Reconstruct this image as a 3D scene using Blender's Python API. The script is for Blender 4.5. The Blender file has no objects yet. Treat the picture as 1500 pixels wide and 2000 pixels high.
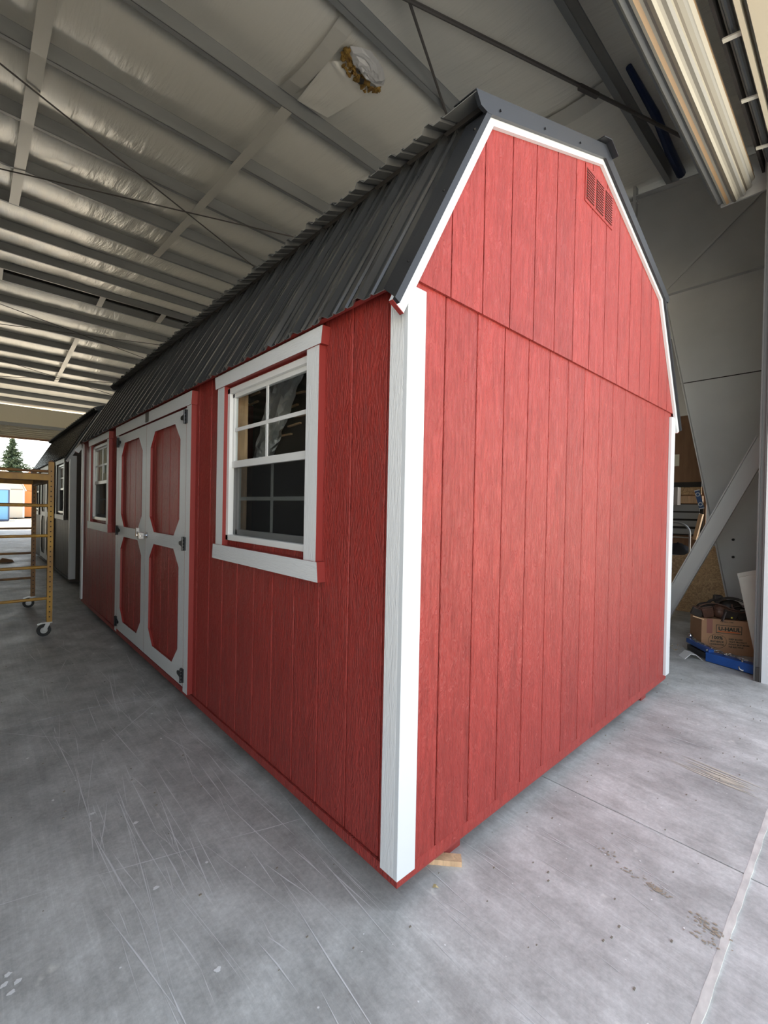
import bpy, math, random
import numpy as np
from mathutils import Vector, Matrix, noise
random.seed(7)
SC = bpy.context.scene
COL = SC.collection
R = math.radians

# ------------------------------------------------------------------ camera
Z0 = 0.09                                   # shed floor frame stands this far above the slab
CAM = np.array([-1.1159, -1.1062, 1.3289 + Z0])
YAW, PIT, ROL, FPX = 0.7447, -0.0087, 0.0199, 876.81
_f = np.array([math.sin(YAW)*math.cos(PIT), math.cos(YAW)*math.cos(PIT), math.sin(PIT)])
_r = np.array([math.cos(YAW), -math.sin(YAW), 0.0]); _u = np.cross(_r, _f)
_r2 = _r*math.cos(ROL) + _u*math.sin(ROL); _u2 = -_r*math.sin(ROL) + _u*math.cos(ROL)
cd = bpy.data.cameras.new('camera'); co = bpy.data.objects.new('camera', cd); COL.objects.link(co)
cd.sensor_fit = 'VERTICAL'; cd.sensor_height = 32.0; cd.lens = 32.0*FPX/2000.0
cd.clip_start = 0.02; cd.clip_end = 500
co.matrix_world = Matrix(((_r2[0], _u2[0], -_f[0], CAM[0]), (_r2[1], _u2[1], -_f[1], CAM[1]), (_r2[2], _u2[2], -_f[2], CAM[2]), (0, 0, 0, 1)))
SC.camera = co
def at(ax, val, px, py):                    # photo pixel -> point on an axis-aligned plane
    d = _f + _r2*(px-750)/FPX + _u2*(1000-py)/FPX
    return CAM + d*((val-CAM[ax])/d[ax])

# ------------------------------------------------------------------ light
SUN_EL = 71.0
w = bpy.data.worlds.new('sky'); SC.world = w; w.use_nodes = True
nt = w.node_tree; nt.nodes.clear()
sky = nt.nodes.new('ShaderNodeTexSky'); sky.sky_type = 'NISHITA'; sky.sun_disc = False
sky.sun_elevation = R(SUN_EL); sky.sun_rotation = R(20); sky.air_density = 1.0; sky.dust_density = 0.3; sky.ozone_density = 1.0
bg = nt.nodes.new('ShaderNodeBackground'); bg.inputs[1].default_value = 0.56
ow = nt.nodes.new('ShaderNodeOutputWorld')
hsv = nt.nodes.new('ShaderNodeHueSaturation'); hsv.inputs['Saturation'].default_value = 0.50
warm = nt.nodes.new('ShaderNodeMix'); warm.data_type = 'RGBA'; warm.blend_type = 'MULTIPLY'; warm.inputs[0].default_value = 1.0; warm.inputs[7].default_value = (1.0, 0.97, 0.90, 1)
nt.links.new(sky.outputs[0], hsv.inputs['Color']); nt.links.new(hsv.outputs[0], warm.inputs[6]); nt.links.new(warm.outputs[2], bg.inputs[0]); nt.links.new(bg.outputs[0], ow.inputs[0])
sd = bpy.data.lights.new('sun', 'SUN'); so = bpy.data.objects.new('sun', sd); COL.objects.link(so)
sd.energy = 19.0; sd.angle = R(0.6); sd.color = (1.0, 0.94, 0.84)
_sdir = Vector((-0.45, 0.89, 0)).normalized()*math.cos(R(SUN_EL)) + Vector((0, 0, math.sin(R(SUN_EL))))
so.rotation_euler = _sdir.to_track_quat('Z', 'Y').to_euler(); so.location = (0, 40, 40)
vs = SC.view_settings; vs.view_transform = 'Standard'; vs.look = 'None'; vs.gamma = 1.0; vs.use_curve_mapping = False
vs.exposure = 0.29

# ------------------------------------------------------------------ materials
MATS = {}
def mat(name, base, rough=0.5, metal=0.0, spec=0.5, var=0.0, vscale=(4, 4, 4), bump=0.0, bscale=(30, 30, 30), bdetail=4.0, rnd=0.0, coat=0.0, distort=0.0, base2=None, coords='Object', objoff=True):
    if name in MATS: return MATS[name]
    m = bpy.data.materials.new(name); m.use_nodes = True; t = m.node_tree; N = t.nodes; L = t.links
    b = N['Principled BSDF']
    b.inputs['Roughness'].default_value = rough; b.inputs['Metallic'].default_value = metal
    b.inputs['Specular IOR Level'].default_value = spec; b.inputs['Coat Weight'].default_value = coat
    b.inputs['Base Color'].default_value = (*base, 1)
    tc = N.new('ShaderNodeTexCoord'); src = tc.outputs[coords]
    oi = N.new('ShaderNodeObjectInfo')
    if objoff:
        cmb = N.new('ShaderNodeVectorMath'); cmb.operation = 'SCALE'; cmb.inputs[0].default_value = (17.3, 9.1, 23.7)
        L.new(oi.outputs['Random'], cmb.inputs['Scale'])
        add = N.new('ShaderNodeVectorMath'); add.operation = 'ADD'; L.new(src, add.inputs[0]); L.new(cmb.outputs[0], add.inputs[1]); src = add.outputs[0]
    def nz(scale, detail, dist=0.0):
        mp = N.new('ShaderNodeMapping'); mp.inputs['Scale'].default_value = scale; L.new(src, mp.inputs[0])
        n = N.new('ShaderNodeTexNoise'); n.inputs['Scale'].default_value = 1.0; n.inputs['Detail'].default_value = detail; n.inputs['Distortion'].default_value = dist
        L.new(mp.outputs[0], n.inputs[0]); return n
    if var > 0 or base2 is not None or rnd > 0:
        n = nz(vscale, 5.0, distort)
        rp = N.new('ShaderNodeValToRGB'); rp.color_ramp.elements[0].position = 0.3; rp.color_ramp.elements[1].position = 0.7
        c0 = base2 if base2 is not None else tuple(c*(1-var) for c in base)
        rp.color_ramp.elements[0].color = (*c0, 1)
        rp.color_ramp.elements[1].color = (*(base if base2 is not None else tuple(min(1, c*(1+var)) for c in base)), 1)
        L.new(n.outputs[0], rp.inputs[0]); out = rp.outputs[0]
        if rnd > 0:
            hs = N.new('ShaderNodeHueSaturation'); mr = N.new('ShaderNodeMapRange'); mr.inputs[3].default_value = 1-rnd; mr.inputs[4].default_value = 1+rnd
            L.new(oi.outputs['Random'], mr.inputs[0]); L.new(mr.outputs[0], hs.inputs['Value']); L.new(out, hs.inputs['Color']); out = hs.outputs[0]
        L.new(out, b.inputs['Base Color'])
    if bump > 0:
        n2 = nz(bscale, bdetail, distort)
        bp = N.new('ShaderNodeBump'); bp.inputs['Strength'].default_value = min(1.0, bump); bp.inputs['Distance'].default_value = 0.004*max(1.0, bump)
        L.new(n2.outputs[0], bp.inputs['Height']); L.new(bp.outputs[0], b.inputs['Normal'])
    MATS[name] = m; return m

RED = mat('red_paint', (0.300, 0.036, 0.029), rough=0.42, spec=0.34, var=0.12, vscale=(9, 9, 1.4), bump=2.3, bscale=(42, 42, 10), bdetail=5.0, distort=3.0, rnd=0.06)
REDF = mat('red_paint_flat', (0.25, 0.030, 0.025), rough=0.45)
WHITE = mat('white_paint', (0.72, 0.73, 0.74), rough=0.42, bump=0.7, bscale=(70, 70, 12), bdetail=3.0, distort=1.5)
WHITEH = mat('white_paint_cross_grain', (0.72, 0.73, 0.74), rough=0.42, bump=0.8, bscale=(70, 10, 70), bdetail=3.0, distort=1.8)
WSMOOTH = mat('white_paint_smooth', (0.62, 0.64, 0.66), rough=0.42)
BROWN = mat('brown_paint', (0.060, 0.046, 0.037), rough=0.5, spec=0.25, var=0.12, vscale=(9, 9, 1.4), bump=0.5, bscale=(55, 55, 11), distort=1.0, rnd=0.06)
BROWNF = mat('brown_paint_flat', (0.07, 0.054, 0.044), rough=0.5)
BLACKM = mat('black_roof_metal', (0.028, 0.029, 0.030), rough=0.17, spec=0.6, var=0.15, vscale=(1.5, 1.5, 1.5))
BACKER = mat('panel_backer_paint', (0.17, 0.17, 0.165), rough=0.45)
BLACKT = mat('black_trim_metal', (0.018, 0.020, 0.024), rough=0.36, spec=0.38)
BLACKH = mat('black_hardware', (0.010, 0.010, 0.012), rough=0.35)
VINYL = mat('white_vinyl', (0.80, 0.80, 0.79), rough=0.3)
CHROME = mat('chrome', (0.55, 0.55, 0.58), rough=0.15, metal=1.0)
STEEL = mat('bare_steel', (0.42, 0.42, 0.42), rough=0.38, metal=1.0, var=0.2, vscale=(3, 3, 3))
GREY = mat('grey_primer_steel', (0.64, 0.64, 0.63), rough=0.5, var=0.10, vscale=(1.2, 1.2, 1.2))
PURL = mat('purlin_steel', (0.27, 0.28, 0.285), rough=0.42, var=0.12, vscale=(0.8, 3, 3))
ROD = mat('brace_rod_steel', (0.10, 0.09, 0.085), rough=0.5)
STRAPM = mat('strap_vinyl', (0.64, 0.62, 0.57), rough=0.35)
WOOD = mat('bare_pine', (0.66, 0.43, 0.25), rough=0.6, var=0.22, vscale=(30, 30, 3), distort=1.5, bump=0.2, bscale=(60, 60, 6))
OSB = mat('osb', (0.72, 0.50, 0.27), rough=0.7, base2=(0.34, 0.20, 0.10), vscale=(9, 22, 26), distort=2.0, bump=0.4, bscale=(14, 30, 30))
PLY = mat('brown_plywood', (0.26, 0.14, 0.075), rough=0.65, var=0.2, vscale=(6, 12, 2))
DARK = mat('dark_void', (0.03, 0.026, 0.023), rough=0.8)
LAPG = mat('grey_lap_siding', (0.33, 0.34, 0.34), rough=0.6)
CARD = mat('cardboard', (0.42, 0.235, 0.13), rough=0.75, var=0.06, vscale=(5, 5, 5))
INKG = mat('dark_green_print', (0.035, 0.040, 0.030), rough=0.7)
INKO = mat('orange_print', (0.62, 0.13, 0.03), rough=0.7)
BLUE = mat('blue_paint', (0.015, 0.075, 0.30), rough=0.4, var=0.15, vscale=(12, 12, 12))
BLUED = mat('dark_blue_sheet', (0.008, 0.022, 0.085), rough=0.5)
LEATH = mat('dark_leather', (0.030, 0.022, 0.018), rough=0.5, var=0.3, vscale=(20, 20, 20), bump=0.5, bscale=(60, 60, 60))
LEATHB = mat('brown_leather', (0.10, 0.045, 0.028), rough=0.5, var=0.3, vscale=(20, 20, 20), bump=0.5, bscale=(60, 60, 60))
RUBBER = mat('black_rubber', (0.015, 0.015, 0.015), rough=0.6)
YEL = mat('yellow_scaffold_paint', (0.55, 0.30, 0.035), rough=0.5, base2=(0.30, 0.15, 0.04), vscale=(9, 9, 5))
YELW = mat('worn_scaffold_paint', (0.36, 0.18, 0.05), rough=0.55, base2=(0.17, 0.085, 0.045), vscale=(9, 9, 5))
CREAMP = mat('cream_plain', (0.80, 0.76, 0.60), rough=0.6)
PLASTW = mat('white_plastic_wrap', (0.62, 0.62, 0.63), rough=0.35, bump=0.8, bscale=(18, 18, 9))
SHEETB = mat('pale_board', (0.62, 0.61, 0.54), rough=0.7, var=0.08)
CHALK = mat('pale_concrete_edge', (0.72, 0.70, 0.64), rough=0.85, base2=(0.48, 0.46, 0.43), vscale=(12, 25, 5))
SCR = mat('pale_scratch', (0.66, 0.655, 0.645), rough=0.8)
SCR2 = mat('paint_spot', (0.75, 0.75, 0.73), rough=0.8)
STAIN = mat('brown_stain', (0.34, 0.285, 0.21), rough=0.9)
STAINY = mat('rust_stain', (0.54, 0.50, 0.40), rough=0.8, var=0.12, vscale=(6, 3, 2))
FIBER = mat('brown_fiberglass', (0.42, 0.26, 0.06), rough=0.9, base2=(0.14, 0.07, 0.02), vscale=(16, 16, 16), bump=1.0, bscale=(40, 40, 40))
CREAM = mat('cream_metal', (0.50, 0.465, 0.37), rough=0.45)
CREAMI = mat('cream_wall_panel', (0.78, 0.72, 0.58), rough=0.5)
CURT = [mat('curtain_grey', (0.26, 0.265, 0.26), rough=0.42), mat('curtain_cream', (0.34, 0.33, 0.29), rough=0.42), mat('curtain_rust', (0.28, 0.19, 0.11), rough=0.55), mat('curtain_dark', (0.09, 0.08, 0.065), rough=0.5)]
WALLG = mat('interior_wall_panel', (0.30, 0.30, 0.29), rough=0.6)
GRAV = mat('beige_gravel', (0.52, 0.46, 0.36), rough=0.9, var=0.15, vscale=(0.6, 0.6, 0.6), objoff=False)  # beige tone of the gravel itself
NEEDLE = mat('conifer_needles', (0.055, 0.085, 0.040), rough=0.8, base2=(0.028, 0.050, 0.028), vscale=(1.5, 1.5, 1.5))
BARK = mat('bark', (0.08, 0.055, 0.04), rough=0.9)
LEAFY = mat('yellow_green_leaves', (0.22, 0.26, 0.06), rough=0.7, base2=(0.10, 0.15, 0.03), vscale=(2, 2, 2))
SKYB = mat('sky_blue_paint', (0.10, 0.27, 0.50), rough=0.5)
BEIGE = mat('beige_paint', (0.50, 0.44, 0.37), rough=0.6)
ORANGE = mat('orange_stain', (0.50, 0.18, 0.05), rough=0.6)
ROOFW = mat('white_roof', (0.75, 0.74, 0.72), rough=0.5)

def concrete(name, c0, c1, objoff=False):
    m = bpy.data.materials.new(name); m.use_nodes = True; t = m.node_tree; N = t.nodes; L = t.links; b = N['Principled BSDF']
    ge = N.new('ShaderNodeNewGeometry')
    def nz(scale, detail, rough=0.6):
        mp = N.new('ShaderNodeMapping'); mp.inputs['Scale'].default_value = scale; L.new(ge.outputs['Position'], mp.inputs[0])
        n = N.new('ShaderNodeTexNoise'); n.inputs['Scale'].default_value = 1; n.inputs['Detail'].default_value = detail; n.inputs['Roughness'].default_value = rough
        L.new(mp.outputs[0], n.inputs[0]); return n
    def ramp(n, p0, p1, a, bb):
        r = N.new('ShaderNodeValToRGB'); r.color_ramp.elements[0].position = p0; r.color_ramp.elements[1].position = p1
        r.color_ramp.elements[0].color = (*a, 1); r.color_ramp.elements[1].color = (*bb, 1); L.new(n.outputs[0], r.inputs[0]); return r
    def mix(mode, fac, a, bb):
        x = N.new('ShaderNodeMix'); x.data_type = 'RGBA'; x.blend_type = mode; x.inputs[0].default_value = fac
        L.new(a, x.inputs[6]); L.new(bb, x.inputs[7]); return x.outputs[2]
    big = ramp(nz((1.1, 0.8, 1), 8, 0.68), 0.33, 0.68, c0, c1)
    blot = ramp(nz((5, 4, 1), 8, 0.7), 0.35, 0.7, (0.66, 0.65, 0.64), (1.12, 1.12, 1.12))
    st = ramp(nz((38, 0.9, 1), 6, 0.7), 0.40, 0.72, (0.95, 0.95, 0.95), (1.10, 1.10, 1.10))
    st2 = ramp(nz((150, 2.2, 1), 3, 0.6), 0.55, 0.75, (1, 1, 1), (1.14, 1.14, 1.14))
    fine = ramp(nz((60, 60, 1), 4, 0.7), 0.3, 0.7, (0.86, 0.86, 0.86), (1.1, 1.1, 1.1))
    spot = ramp(nz((9, 8, 1), 3, 0.5), 0.70, 0.76, (1, 1, 1), (1.35, 1.34, 1.30))
    o = big.outputs[0]
    for x in (blot, st, st2, fine, spot): o = mix('MULTIPLY', 1.0, o, x.outputs[0])
    L.new(o, b.inputs['Base Color'])
    rr = ramp(nz((2, 1.5, 1), 6, 0.7), 0.3, 0.7, (0.42,)*3, (0.68,)*3); L.new(rr.outputs[0], b.inputs['Roughness'])
    bp = N.new('ShaderNodeBump'); bp.inputs['Strength'].default_value = 0.25; bp.inputs['Distance'].default_value = 0.004
    L.new(nz((45, 20, 1), 5, 0.7).outputs[0], bp.inputs['Height']); L.new(bp.outputs[0], b.inputs['Normal'])
    return m
CONC = concrete('concrete_slab', (0.385, 0.387, 0.370), (0.625, 0.628, 0.602))
CONCA = concrete('concrete_apron', (0.42, 0.42, 0.405), (0.62, 0.62, 0.60))

def vinyl_facing():
    m = bpy.data.materials.new('insulation_facing'); m.use_nodes = True; t = m.node_tree; N = t.nodes; L = t.links; b = N['Principled BSDF']
    b.inputs['Base Color'].default_value = (0.86, 0.835, 0.77, 1); b.inputs['Roughness'].default_value = 0.26; b.inputs['Specular IOR Level'].default_value = 0.8
    ge = N.new('ShaderNodeNewGeometry')
    def nz(scale, detail, d=0.0):
        mp = N.new('ShaderNodeMapping'); mp.inputs['Scale'].default_value = scale; L.new(ge.outputs['Position'], mp.inputs[0])
        n = N.new('ShaderNodeTexNoise'); n.inputs['Scale'].default_value = 1; n.inputs['Detail'].default_value = detail; n.inputs['Distortion'].default_value = d
        L.new(mp.outputs[0], n.inputs[0]); return n
    a = nz((9, 1.1, 1), 3, 0.4); c = nz((30, 3.5, 1), 3, 0.5)
    ad = N.new('ShaderNodeMath'); ad.operation = 'MULTIPLY_ADD'; ad.inputs[1].default_value = 0.35; L.new(c.outputs[0], ad.inputs[0]); L.new(a.outputs[0], ad.inputs[2])
    bp = N.new('ShaderNodeBump'); bp.inputs['Strength'].default_value = 0.45; bp.inputs['Distance'].default_value = 0.03
    L.new(ad.outputs[0], bp.inputs['Height']); L.new(bp.outputs[0], b.inputs['Normal'])
    return m
INSUL = vinyl_facing()

def glassmat(name, tint, refl=1.45):
    m = bpy.data.materials.new(name); m.use_nodes = True; t = m.node_tree; N = t.nodes; L = t.links
    for n in list(N): N.remove(n)
    o = N.new('ShaderNodeOutputMaterial'); mx = N.new('ShaderNodeMixShader'); tr = N.new('ShaderNodeBsdfTransparent'); gl = N.new('ShaderNodeBsdfGlossy'); fr = N.new('ShaderNodeFresnel')
    fr.inputs[0].default_value = refl; tr.inputs[0].default_value = (*tint, 1); gl.inputs['Roughness'].default_value = 0.02
    ge = N.new('ShaderNodeNewGeometry'); inv = N.new('ShaderNodeMath'); inv.operation = 'SUBTRACT'; inv.inputs[0].default_value = 1.0; L.new(ge.outputs['Backfacing'], inv.inputs[1])
    ml = N.new('ShaderNodeMath'); ml.operation = 'MULTIPLY'; L.new(fr.outputs[0], ml.inputs[0]); L.new(inv.outputs[0], ml.inputs[1]); L.new(ml.outputs[0], mx.inputs[0]); L.new(tr.outputs[0], mx.inputs[1]); L.new(gl.outputs[0], mx.inputs[2]); L.new(mx.outputs[0], o.inputs[0]); return m
GLASS = glassmat('window_glass', (0.93, 0.95, 0.94))
def screenmat():
    m = bpy.data.materials.new('insect_screen'); m.use_nodes = True; t = m.node_tree; N = t.nodes; L = t.links
    for n in list(N): N.remove(n)
    o = N.new('ShaderNodeOutputMaterial'); mx = N.new('ShaderNodeMixShader'); tr = N.new('ShaderNodeBsdfTransparent'); df = N.new('ShaderNodeBsdfDiffuse')
    df.inputs[0].default_value = (0.03, 0.03, 0.03, 1); mx.inputs[0].default_value = 0.36
    L.new(tr.outputs[0], mx.inputs[1]); L.new(df.outputs[0], mx.inputs[2]); L.new(mx.outputs[0], o.inputs[0]); return m
SCREEN = screenmat()

# ------------------------------------------------------------------ mesh helpers
class MB:
    def __init__(s): s.v = []; s.f = []; s.m = []
    def add(s, vs, fs, mi=0):
        o = len(s.v); s.v += [tuple(map(float, p)) for p in vs]
        for i, q in enumerate(fs):
            s.f.append([o+k for k in q]); s.m.append(mi[i] if isinstance(mi, (list, tuple)) else mi)
        return s
    def box(s, x0, x1, y0, y1, z0, z1, mi=0):
        # faces: -z +z -y +x +y -x
        vs = [(x0,y0,z0),(x1,y0,z0),(x1,y1,z0),(x0,y1,z0),(x0,y0,z1),(x1,y0,z1),(x1,y1,z1),(x0,y1,z1)]
        return s.add(vs, [(0,3,2,1),(4,5,6,7),(0,1,5,4),(1,2,6,5),(2,3,7,6),(3,0,4,7)], mi)
    def prism(s, poly, axis, a0, a1, mi=0, side=None):
        n = len(poly)
        def P(p, a):
            return (a, p[0], p[1]) if axis == 'x' else (p[0], a, p[1]) if axis == 'y' else (p[0], p[1], a)
        vs = [P(p, a0) for p in poly] + [P(p, a1) for p in poly]
        area = sum(poly[i][0]*poly[(i+1) % n][1]-poly[(i+1) % n][0]*poly[i][1] for i in range(n))
        flip = (area < 0) ^ (axis == 'y')
        if a1 < a0: flip = not flip
        fs = [tuple(range(n))[::-1], tuple(range(n, 2*n))] + [(i, (i+1) % n, n+(i+1) % n, n+i) for i in range(n)]
        if flip: fs = [q[::-1] for q in fs]
        sm = mi if side is None else side
        return s.add(vs, fs, [mi, mi]+[sm]*n)
    def bar(s, p0, p1, wd, ht, up=(0, 0, 1), mi=0):
        p0 = Vector(p0); p1 = Vector(p1); d = (p1-p0).normalized(); up = Vector(up)
        if abs(d.dot(up)) > 0.98: up = Vector((1, 0, 0))
        sx = d.cross(up).normalized()*wd/2; sz = sx.cross(d).normalized()*ht/2
        vs = [p0-sx-sz, p0+sx-sz, p0+sx+sz, p0-sx+sz, p1-sx-sz, p1+sx-sz, p1+sx+sz, p1-sx+sz]
        return s.add(vs, [(0,1,2,3),(7,6,5,4),(0,4,5,1),(1,5,6,2),(2,6,7,3),(3,7,4,0)], mi)
    def tube(s, pts, r, n=10, mi=0, closed=False):
        pts = [Vector(p) for p in pts]; k = len(pts); rs = r if isinstance(r, (list, tuple)) else [r]*k
        prev = None; rings = []
        for i, p in enumerate(pts):
            a = pts[i-1] if (i or closed) else p; b = pts[(i+1) % k] if (i < k-1 or closed) else p
            t = (b-a).normalized()
            if prev is None: u = t.orthogonal().normalized()
            else: u = (prev-t*prev.dot(t)).normalized()
            prev = u; v = t.cross(u)
            rings.append([p+(u*math.cos(2*math.pi*j/n)+v*math.sin(2*math.pi*j/n))*rs[i] for j in range(n)])
        vs = [q for rg in rings for q in rg]; fs = []
        for i in range(k if closed else k-1):
            i2 = (i+1) % k
            for j in range(n): fs.append((i*n+j, i*n+(j+1) % n, i2*n+(j+1) % n, i2*n+j))
        if not closed: fs += [tuple(range(n))[::-1], tuple(range((k-1)*n, k*n))]
        return s.add(vs, fs, mi)
    def ell(s, c, r, nu=10, nv=7, mi=0, jit=0.0, fl=0.0):
        vs = []; fs = []
        for i in range(nv+1):
            th = math.pi*i/nv
            for j in range(nu):
                ph = 2*math.pi*j/nu; k = 1+jit*(random.random()-.5)
                vs.append((c[0]+r[0]*k*math.sin(th)*math.cos(ph), c[1]+r[1]*k*math.sin(th)*math.sin(ph), c[2]+r[2]*k*math.cos(th)))
        for i in range(nv):
            for j in range(nu): fs.append((i*nu+j, (i+1)*nu+j, (i+1)*nu+(j+1) % nu, i*nu+(j+1) % nu))
        return s.add(vs, fs, mi)
    def mesh(s, name, mats, smooth=False):
        me = bpy.data.meshes.new(name); me.from_pydata(s.v, [], s.f)
        for m in (mats if isinstance(mats, (list, tuple)) else [mats]): me.materials.append(m)
        me.polygons.foreach_set('material_index', s.m)
        if smooth: me.polygons.foreach_set('use_smooth', [True]*len(s.f))
        me.update(); return me
    def build(s, name, mats, parent=None, smooth=False, bevel=0, loc=None):
        o = bpy.data.objects.new(name, s.mesh(name, mats, smooth)); COL.objects.link(o)
        if parent is not None: o.parent = parent
        if loc is not None: o.location = loc
        if bevel:
            b = o.modifiers.new('bevel', 'BEVEL'); b.width = bevel; b.segments = 2; b.limit_method = 'ANGLE'
        return o
def inst(me, name, parent=None, loc=(0, 0, 0), rot=(0, 0, 0)):
    o = bpy.data.objects.new(name, me); COL.objects.link(o); o.parent = parent; o.location = loc; o.rotation_euler = rot; return o
def tag(o, label=None, cat=None, group=None, kind=None):
    if label: o['label'] = label
    if cat: o['category'] = cat
    if group: o['group'] = group
    if kind: o['kind'] = kind
    return o
def thing(name, label, cat, loc=(0, 0, 0), rz=0.0, group=None):
    o = bpy.data.objects.new(name, None); COL.objects.link(o); o.location = loc; o.rotation_euler = (0, 0, rz); o.empty_display_size = 0.2
    return tag(o, label, cat, group)
def clip(poly, a, b, c):                    # keep a*x+b*y<=c
    out = []
    for i in range(len(poly)):
        p, q = poly[i], poly[(i+1) % len(poly)]; dp = a*p[0]+b*p[1]-c; dq = a*q[0]+b*q[1]-c
        if dp <= 0: out.append(p)
        if dp*dq < 0:
            t = dp/(dp-dq); out.append((p[0]+(q[0]-p[0])*t, p[1]+(q[1]-p[1])*t))
    return out

# ------------------------------------------------------------------ the setting: floor
XW0, XW1, YF, YB = -12.0, 14.0, -0.80, 28.1          # interior extents
RS = 0.115                                            # roof slope
def zr(y):                                            # underside of the purlins
    return CAM[2] + (4.334 + RS*(y-CAM[1]) if y < 14.85 else 6.10 - 0.118*(y-14.85))
fl = MB().box(XW0, XW1, YF, YB, -0.30, -0.014).build('floor', DARK); tag(fl, kind='structure')
gx = [XW0, -4.9, 1.15, 7.2, XW1]; gy = [YF, 2.52, 5.85, 10.2, 14.6, 19.0, 23.5, YB]; g = 0.0035
for i in range(len(gx)-1):
    for j in range(len(gy)-1):
        MB().box(gx[i]+g, gx[i+1]-g, gy[j]+g, gy[j+1]-g, -0.10, 0.0).build('slab', CONC, fl)
ap = MB().box(XW0, XW1, -5.2, YF-0.004, -0.30, -0.03).build('apron', DARK); tag(ap, kind='structure')
for i in range(len(gx)-1):
    MB().box(gx[i]+g, gx[i+1]-g, -5.2, YF-0.012, -0.10, -0.006).build('slab', CONCA, ap)
# chipped pale edge along the threshold
tv = MB(); xs = np.arange(XW0, 4.0, 0.05); rng = np.random.RandomState(3)
ya_ = YF-0.0125-0.004*rng.rand(len(xs)); yb_ = YF+0.0045+0.004*rng.rand(len(xs))
for k in range(len(xs)-1):
    tv.add([(xs[k], ya_[k], 0.0006), (xs[k+1], ya_[k+1], 0.0006), (xs[k+1], yb_[k+1], 0.0006), (xs[k], yb_[k], 0.0006), (xs[k], ya_[k], -0.02), (xs[k+1], ya_[k+1], -0.02)], [(0, 1, 2, 3), (4, 5, 1, 0)])
th = tv.build('trim_1', CHALK); tag(th, kind='structure')
# ground outside, both ends
gr = MB().box(-80, 80, YB+0.01, 140, -0.4, -0.03).build('ground', GRAV); tag(gr, kind='structure')
gr2 = MB().box(-80, 80, -80, -5.21, -0.4, -0.03).build('ground', GRAV); tag(gr2, kind='structure')
# scratches, paint drips and stains: flat marks on the slab
sm = MB()
_zc = [0]
def streak(x, y, L, ang, wd, m=sm, z=0.0008):
    _zc[0] += 1; z += 2e-6*_zc[0]
    d = Vector((math.sin(ang), math.cos(ang))); n = Vector((d.y, -d.x))*wd/2; p = Vector((x, y)); q = p+d*L; c = (p+q)/2+n*random.uniform(-2, 2)
    m.add([(p.x, p.y, z), (c.x-n.x, c.y-n.y, z), (q.x, q.y, z), (c.x+n.x, c.y+n.y, z)], [(0, 1, 2, 3)] if True else [])
for k in range(150):
    x = random.uniform(-0.75, 0.0); y = random.uniform(-0.75, 5.5)*random.uniform(0.2, 1)
    streak(x, y, random.uniform(0.1, 0.8), random.gauss(0, 0.10), random.uniform(0.0015, 0.005))
for k in range(90):
    streak(random.uniform(0.0, 3.6), random.uniform(-0.75, -0.12), random.uniform(0.08, 0.4), random.gauss(0.05, 0.16), random.uniform(0.001, 0.0035))
for (a, b) in (((0.07, 0.6), (-0.33, 0.73)), ((-0.33, 0.73), (-0.81, 0.88)), ((-0.81, 0.88), (-1.4, 1.03))):
    L_ = math.hypot(b[0]-a[0], b[1]-a[1])+0.02; streak(a[0], a[1], L_, math.atan2(b[0]-a[0], b[1]-a[1]), 0.005)
for k in range(40): streak(random.uniform(-3, -0.3), random.uniform(1.5, 9), random.uniform(0.2, 1.2), random.gauss(0, 1.0), random.uniform(0.003, 0.008))
tag(sm.build('scratches', SCR, fl), kind='stuff')
pm = MB()
def blob(m, x, y, rx, ry, z=0.0016, n=9):
    _zc[0] += 1; z += 2e-6*_zc[0]
    m.add([(x+rx*math.cos(2*math.pi*k/n)*random.uniform(.55, 1.2), y+ry*math.sin(2*math.pi*k/n)*random.uniform(.55, 1.2), z) for k in range(n)], [tuple(range(n))])
for k in range(60):
    x = random.uniform(-1.6, 0.0); y = random.uniform(-0.7, 4.0); s_ = random.choice([.002, .003, .004, .007]); blob(pm, x, y, s_, s_*random.uniform(.5, 1.3))
for k in range(60):
    s_ = random.choice([.002, .003, .004]); blob(pm, random.uniform(0, 3.6), random.uniform(-.75, -.1), s_, s_)
for q in ((8, 1925), (22, 1940), (35, 1918), (15, 1905), (265, 1608), (180, 1590), (305, 1735), (425, 1895)):
    p = at(2, 0, *q); blob(pm, p[0], p[1], .012, .009, n=11)
tag(pm.build('paint_spots', SCR2, fl), kind='stuff')
stn = MB()
for q in ((1375, 1805), (1385, 1825), (1378, 1840), (1365, 1795), (1390, 1812), (1280, 1735), (1290, 1742), (1272, 1730), (1230, 1705), (1188, 1668)):
    p = at(2, 0, *q)
    for k in range(14): blob(stn, p[0]+random.gauss(0, .011), p[1]+random.gauss(0, .022), random.uniform(.001, .005), random.uniform(.002, .009))
tag(stn.build('stains', STAIN, fl), kind='stuff')
rs_ = MB()
for k in range(16): streak(1.80+0.008*k, -0.785+random.uniform(0, .12), random.uniform(0.15, 0.42), 0.10+random.gauss(0, .03), random.uniform(0.006, 0.016), rs_, 0.0008)
tag(rs_.build('rust_streak', STAINY, fl), kind='stuff')

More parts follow.
